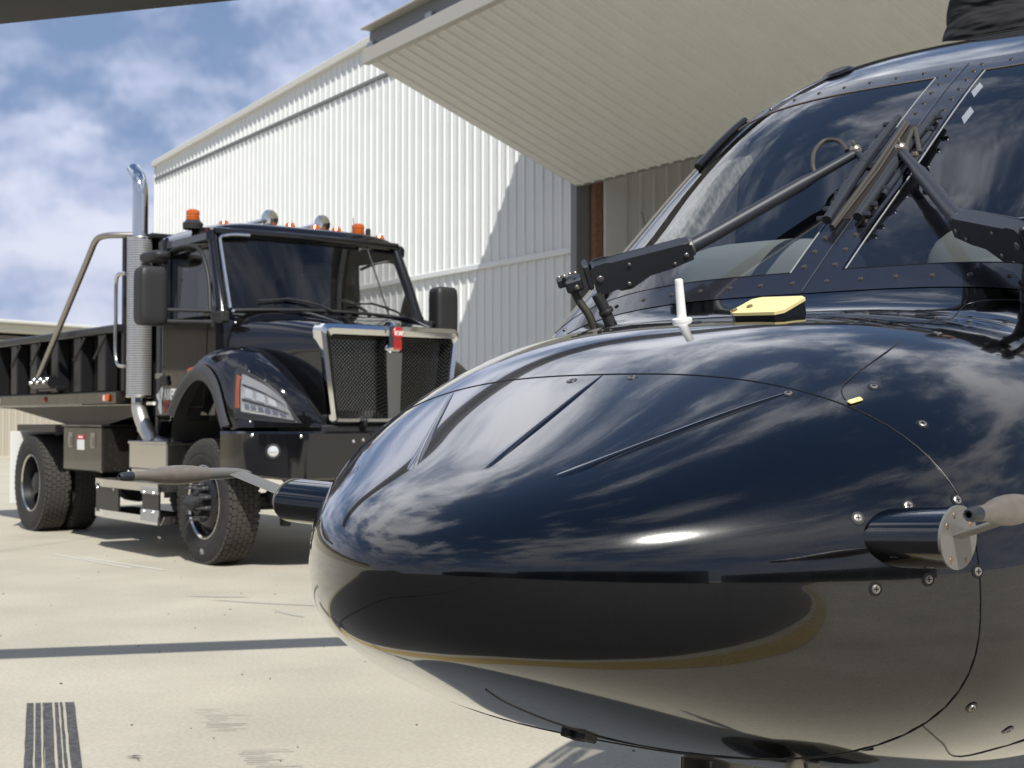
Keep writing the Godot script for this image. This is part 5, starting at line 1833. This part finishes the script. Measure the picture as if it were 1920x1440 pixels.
		g.box(cp, Vector3(0.016, 0.014, 0.016), 0.003)
		part("hose_clip", g, mat(0.30, 0.25, 0.17, 0.4, 0.8), arm)
	# rain deflector along the far edge of the right screen
	var dfl := []
	for i in 9:
		dfl.append(top_at(2.22 + i * 0.04, 0.80 * body_at(2.22 + i * 0.04)[0], 0.010))
	seam("window_deflector", dfl, t, M.sealant, 0.014)
	# flush vent on the roof edge
	var vn := top_at(2.74, 0.56, 0.004)
	g = Geo.new()
	g.lathe([Vector2(0.0, 0.012), Vector2(0.045, 0.010), Vector2(0.06, 0.0)], 20, along(vn, vn + skin_normal(vn)))
	part("roof_vent", g, M.sealant, t)
	# ---- labels inside the left screen
	for q in [[2.19, -0.128, 0.052], [2.345, -0.098, 0.045]]:
		g = Geo.new()
		g.quad(top_at(q[0] - 0.05, q[1] - 0.012, -0.006), top_at(q[0] - 0.01, q[1] + 0.012, -0.006), top_at(q[0] + 0.05, q[1] + 0.008, -0.006), top_at(q[0] + 0.015, q[1] - 0.016, -0.006))
		part("screen_label", g, mat(0.55, 0.58, 0.62, 0.6), t)
	# ---- cockpit
	g = Geo.new()
	g.box(hp(2.6, 0.95, 0), Vector3(2.4, 0.06, 1.9), 0.0)
	g.box(hp(3.7, 1.75, 0), Vector3(0.06, 1.6, 1.95), 0.0)
	part("cabin_floor", g, M.cabin, t)
	g = Geo.new()
	g.box(hp(1.72, 1.49, 0), Vector3(0.36, 0.05, 1.5), 0.02, Transform3D(Basis(Vector3(0, 0, 1), 0.0), Vector3.ZERO))
	g.box(hp(1.80, 1.30, 0), Vector3(0.20, 0.40, 1.4), 0.03)
	g.box(hp(2.1, 1.15, 0), Vector3(0.6, 0.36, 0.36), 0.03)
	part("instrument_panel", g, mat(0.11, 0.125, 0.12, 0.8), t)
	g = Geo.new()
	var hood := Geo.new()
	hood.rbox(hp(1.98, 1.52, 0.42), Vector3(0.30, 0.46, 0.62), 4.0)
	hood.rbox(hp(1.98, 1.52, -0.42), Vector3(0.30, 0.46, 0.62), 4.0)
	part("instrument_hood", hood, mat(0.24, 0.27, 0.26, 0.75), t)
	for v in [-0.20, 0.42]:
		g.tube([hp(1.70, 1.53, v), hp(1.82, 1.56, v)], [0.05, 0.055], 16)
	part("standby_instrument", g, M.cabin, t)
	for v in [-0.45, 0.45]:
		g = Geo.new()
		g.box(hp(2.55, 1.25, v), Vector3(0.5, 0.14, 0.5), 0.05)
		g.box(hp(2.86, 1.62, v), Vector3(0.14, 0.72, 0.50), 0.06, Transform3D(Basis(Vector3(0, 0, 1), 0.0), Vector3.ZERO))
		g.box(hp(2.86, 2.08, v), Vector3(0.11, 0.2, 0.28), 0.04)
		part("pilot_seat", g, M.seat, t)
	g = Geo.new()
	g.quad(hp(1.835, 1.681, 0.80), hp(2.014, 1.704, 0.80), hp(2.595, 2.173, 0.80), hp(2.405, 2.116, 0.80))
	g.quad(hp(1.835, 1.681, 0.83), hp(2.014, 1.704, 0.83), hp(2.595, 2.173, 0.83), hp(2.405, 2.116, 0.83))
	part("door_post", g, M.primer, t)
	# ---- roof fairing ahead of the rotor
	g = Geo.new()
	g.grid(func(a: float, b: float) -> Vector3:
		var u := lerpf(3.22, 8.4, a)
		var w := 0.46 * pow(sin(PI * clampf(a * 0.92 + 0.001, 0.0, 1.0)), 0.25)
		var h := 0.60 * pow(sin(PI * clampf(a * 0.94 + 0.001, 0.0, 1.0)), 0.5)
		var an := PI * b
		return hp(u, 2.60 + h * pow(sin(an), 0.8), -0.13 + w * cos(an)), 36, 28)
	part("rotor_fairing", g, M.heli_paint, t)
	# ---- rotor: mast, hub, three drooping blades (sizes in metres, brought to the drawing by 1 / HS)
	var hub := hp(6.85, 4.24, 0.0)
	g = Geo.new()
	g.tube([hub - Vector3(0, 1.4, 0), hub], 0.085, 16)
	g.lathe([Vector2(0.0, -0.08), Vector2(0.24, -0.05), Vector2(0.28, 0.0), Vector2(0.2, 0.06), Vector2(0.0, 0.10)], 20, Transform3D(Basis(Vector3(1, 0, 0), Vector3(0, 0, -1), Vector3(0, 1, 0)), hub))
	var hb := part("rotor_hub", g, M.black_steel, t)
	var tipdir := Vector3(0.722, 0.0, 0.691)   # local direction of the blade that reaches over the nose
	for k in 3:
		var d := tipdir.rotated(Vector3.UP, k * TAU / 3)
		var sdv := Vector3.UP.cross(d).normalized()
		g = Geo.new()
		g.grid(func(a: float, b: float) -> Vector3:
			var r := lerpf(0.22, 5.7, a)
			var an := TAU * b
			var ch := 0.165 if r > 0.9 else lerpf(0.05, 0.165, (r - 0.22) / 0.68)
			var p := d * r - Vector3.UP * (0.135 * r + 0.0004 * r * r)
			return hub + (p + sdv * cos(an) * ch + Vector3.UP * (sin(an) * 0.017 * (1.0 + 0.4 * cos(an)) + cos(an) * 0.010)) / HS, 20, 24)
		part("rotor_blade", g, M.blade, hb)
	# ---- wheels
	var gy := (EYE * HS - EYE) / HS   # the ground in drawing units
	for q in [[1.35, 0.0, 0.24], [6.6, 0.95, 0.34], [6.6, -0.95, 0.34]]:
		g = Geo.new()
		g.tube([hp(q[0], 0.55, q[1]), hp(q[0] + 0.06, gy + q[2], q[1])], 0.05, 12)
		g.tube([hp(q[0] + 0.3, 0.5, q[1]), hp(q[0] + 0.06, gy + q[2] + 0.25, q[1])], 0.025, 8)
		var lg := part("landing_leg", g, M.steel, t)
		for w in [-0.12, 0.12]:
			g = Geo.new()
			g.lathe([Vector2(0.0, -0.05), Vector2(q[2] * 0.5, -0.055), Vector2(q[2] * 0.9, -0.06), Vector2(q[2], -0.02), Vector2(q[2], 0.02), Vector2(q[2] * 0.9, 0.06), Vector2(q[2] * 0.5, 0.055), Vector2(0.0, 0.05)], 28, Transform3D(Basis(), hp(q[0] + 0.06, gy + q[2], q[1] + w)))
			part("wheel", g, M.rubber, lg)
	# nose-wheel door just ahead of the leg
	g = Geo.new()
	for v in [-0.17, 0.17]:
		g.box(hp(1.35, 0.30, v), Vector3(0.55, 0.22, 0.012), 0.004)
	part("wheel_door", g, M.frame_dark, t)

# ---------------------------------------------------------------- person kneeling on the cabin roof
func sdf_mesh(bones: Array, cell: float, k: float) -> Geo:   # bones: [a, ra, b, rb]; smooth union meshed as surface nets
	var lo := Vector3.ONE * 1e9
	var hi := -lo
	for b in bones:
		for e in [[b[0], b[1]], [b[2], b[3]]]:
			lo = lo.min(e[0] - Vector3.ONE * (e[1] + 2.5 * cell)); hi = hi.max(e[0] + Vector3.ONE * (e[1] + 2.5 * cell))
	var n := Vector3i(((hi - lo) / cell).ceil()) + Vector3i.ONE
	var f := PackedFloat32Array()
	f.resize(n.x * n.y * n.z); f.fill(1.0)
	var seen := PackedByteArray()
	seen.resize(f.size())
	for b in bones:
		var a: Vector3 = b[0]
		var c: Vector3 = b[2]
		var pad: float = maxf(b[1], b[3]) + k + cell * 2.0
		var i0 := Vector3i(((a.min(c) - Vector3.ONE * pad - lo) / cell).floor()).clamp(Vector3i.ZERO, n - Vector3i.ONE)
		var i1 := Vector3i(((a.max(c) + Vector3.ONE * pad - lo) / cell).ceil()).clamp(Vector3i.ZERO, n - Vector3i.ONE)
		var ba := c - a
		var l2 := maxf(ba.length_squared(), 1e-9)
		for z in range(i0.z, i1.z + 1):
			for y in range(i0.y, i1.y + 1):
				for x in range(i0.x, i1.x + 1):
					var p := lo + Vector3(x, y, z) * cell
					var t := clampf((p - a).dot(ba) / l2, 0.0, 1.0)
					var d: float = p.distance_to(a + ba * t) - lerpf(b[1], b[3], t)
					var id := x + n.x * (y + n.y * z)
					if seen[id] == 0:
						f[id] = d; seen[id] = 1
					else:
						var h := maxf(k - absf(f[id] - d), 0.0) / k
						f[id] = minf(f[id], d) - h * h * k * 0.25
	var vid := {}
	var vp := PackedVector3Array()
	var vn := PackedVector3Array()
	for z in n.z - 1:
		for y in n.y - 1:
			for x in n.x - 1:
				var id := x + n.x * (y + n.y * z)
				var acc := Vector3.ZERO
				var cnt := 0
				var v8 := []
				for q in 8:
					v8.append(f[id + (q & 1) + n.x * (((q >> 1) & 1) + n.y * (q >> 2))])
				for e in [[0, 1], [2, 3], [4, 5], [6, 7], [0, 2], [1, 3], [4, 6], [5, 7], [0, 4], [1, 5], [2, 6], [3, 7]]:
					var fa: float = v8[e[0]]
					var fb: float = v8[e[1]]
					if (fa < 0.0) != (fb < 0.0):
						var tt := fa / (fa - fb)
						acc += Vector3(e[0] & 1, (e[0] >> 1) & 1, e[0] >> 2).lerp(Vector3(e[1] & 1, (e[1] >> 1) & 1, e[1] >> 2), tt)
						cnt += 1
				if cnt:
					vid[id] = vp.size()
					vp.append(lo + (Vector3(x, y, z) + acc / cnt) * cell)
					vn.append(Vector3(v8[1] + v8[3] + v8[5] + v8[7] - v8[0] - v8[2] - v8[4] - v8[6], v8[2] + v8[3] + v8[6] + v8[7] - v8[0] - v8[1] - v8[4] - v8[5], v8[4] + v8[5] + v8[6] + v8[7] - v8[0] - v8[1] - v8[2] - v8[3]).normalized())
	var g := Geo.new()
	var st := [1, n.x, n.x * n.y]
	for id in vid:
		for ax in 3:
			var o1: int = st[(ax + 1) % 3]
			var o2: int = st[(ax + 2) % 3]
			if (f[id] < 0.0) != (f[id + st[ax]] < 0.0) and vid.has(id - o1) and vid.has(id - o2) and vid.has(id - o1 - o2):
				var q := [vid[id], vid[id - o1], vid[id - o1 - o2], vid[id - o2]]
				g.tri(vp[q[0]], vp[q[1]], vp[q[2]], vn[q[0]], vn[q[1]], vn[q[2]])
				g.tri(vp[q[0]], vp[q[2]], vp[q[3]], vn[q[0]], vn[q[2]], vn[q[3]])
	return g

func person() -> void:
	# local frame: X is where the person faces, Y up, Z to their right
	var roof := EYE - EYE * HS + HS * 2.71
	var face := Vector3(0.72, 0, -0.69)
	var t := thing("person", "person in black shirt and black trousers sitting on the helicopter's roof", "person", Transform3D(Basis(face, Vector3.UP, face.cross(Vector3.UP)), W(1.52, 4.24, roof)))
	var hip := Vector3(0.0, 0.105, 0)
	var chest := Vector3(0.13, 0.47, 0)
	var neck := Vector3(0.20, 0.64, 0)
	var head := Vector3(0.27, 0.78, 0)
	var body := [[hip, 0.10, Vector3(0.05, 0.28, 0), 0.095], [Vector3(0.05, 0.28, 0), 0.095, chest, 0.10], [chest, 0.095, neck, 0.052], [neck, 0.052, head, 0.06], [head + Vector3(-0.012, 0.03, 0), 0.092, head + Vector3(0.03, -0.04, 0), 0.066], [head + Vector3(0.085, -0.01, 0), 0.014, head + Vector3(0.10, -0.03, 0), 0.015], [head + Vector3(0.07, -0.085, 0), 0.03, head + Vector3(0.05, -0.07, 0), 0.04]]
	var shirt := [[Vector3(0.0, 0.205, 0.07), 0.108, Vector3(0.0, 0.205, -0.07), 0.108], [Vector3(-0.015, 0.175, 0.10), 0.072, Vector3(-0.015, 0.175, -0.10), 0.072], [Vector3(0.02, 0.25, 0.06), 0.112, chest + Vector3(0, 0, 0.07), 0.118], [Vector3(0.02, 0.25, -0.06), 0.112, chest + Vector3(0, 0, -0.07), 0.118], [chest + Vector3(0.02, 0.05, 0.12), 0.085, chest + Vector3(0.02, 0.05, -0.12), 0.085], [Vector3(0.02, 0.25, 0), 0.115, chest, 0.122], [chest, 0.12, neck + Vector3(-0.02, -0.03, 0), 0.066]]
	var pants := [[hip + Vector3(0, 0, 0.08), 0.108, hip + Vector3(0, 0, -0.08), 0.108], [hip + Vector3(0.0, 0.03, 0.05), 0.115, hip + Vector3(0.0, 0.03, -0.05), 0.115]]
	var shoes := []
	for s in [-1.0, 1.0]:
		var sh := chest + Vector3(0.03, 0.06, 0.175 * s)
		var el := Vector3(0.30, 0.29, 0.25 * s)
		var wr := Vector3(0.50, 0.36, 0.17 * s)
		var knee := Vector3(0.40, 0.33, 0.15 * s)
		var ank := Vector3(0.60, 0.02, 0.14 * s)
		body += [[sh, 0.055, el, 0.042], [el, 0.042, wr, 0.028], [hip + Vector3(0.02, 0.0, 0.09 * s), 0.09, knee, 0.058], [knee, 0.056, ank, 0.040]]
		body += [[head + Vector3(0.0, 0.0, 0.075 * s), 0.02, head + Vector3(-0.005, 0.025, 0.082 * s), 0.018]]
		# hand: palm, four fingers, thumb, resting on the knee
		var palm := wr + Vector3(0.07, 0.0, -0.01 * s)
		body += [[wr, 0.026, palm, 0.028]]
		for fi in 4:
			var f0 := palm + Vector3(0.02, 0.004, (fi - 1.5) * 0.018)
			var L: float = [0.060, 0.072, 0.068, 0.052][fi]
			var f1 := f0 + Vector3(L * 0.55, -0.010, 0)
			body += [[f0, 0.0095, f1, 0.009], [f1, 0.009, f1 + Vector3(L * 0.35, -L * 0.4, 0), 0.008]]
		body += [[wr + Vector3(0.03, 0.0, -0.022 * s), 0.013, wr + Vector3(0.075, -0.01, -0.055 * s), 0.0095], [wr + Vector3(0.075, -0.01, -0.055 * s), 0.0095, wr + Vector3(0.105, -0.02, -0.050 * s), 0.0085]]
		shirt += [[sh, 0.075, sh.lerp(el, 0.75), 0.066]]
		pants += [[hip + Vector3(0.02, 0.0, 0.09 * s), 0.106, knee, 0.075], [knee, 0.074, ank.lerp(knee, 0.12), 0.060]]
		shoes += [[ank + Vector3(-0.02, 0.02, 0), 0.050, ank + Vector3(0.04, -0.01, 0), 0.050], [ank + Vector3(0.04, -0.02, 0), 0.046, ank + Vector3(0.19, -0.03, 0.01 * s), 0.036]]
	part("body", sdf_mesh(body, 0.012, 0.02), M.skin, t)
	part("shirt", sdf_mesh(shirt, 0.013, 0.035), M.cloth, t)
	part("trousers", sdf_mesh(pants, 0.014, 0.05), M.cloth_b, t)
	part("shoes", sdf_mesh(shoes, 0.014, 0.03), M.black_plastic, t)
	part("hair", sdf_mesh([[head + Vector3(-0.03, 0.045, 0), 0.092, head + Vector3(-0.045, 0.0, 0), 0.085], [head + Vector3(0.0, 0.07, 0), 0.075, head + Vector3(0.03, 0.07, 0), 0.06]], 0.012, 0.03), M.hair, t)
	for s in [-1.0, 1.0]:
		var g := Geo.new()
		g.lathe([Vector2(0.0, -0.011), Vector2(0.008, -0.008), Vector2(0.011, 0.0), Vector2(0.008, 0.008), Vector2(0.0, 0.011)], 12, Transform3D(Basis(Vector3(0, 1, 0), Vector3(0, 0, 1), Vector3(1, 0, 0)), head + Vector3(0.075, 0.012, 0.033 * s)))
		part("eye", g, M.white, t)
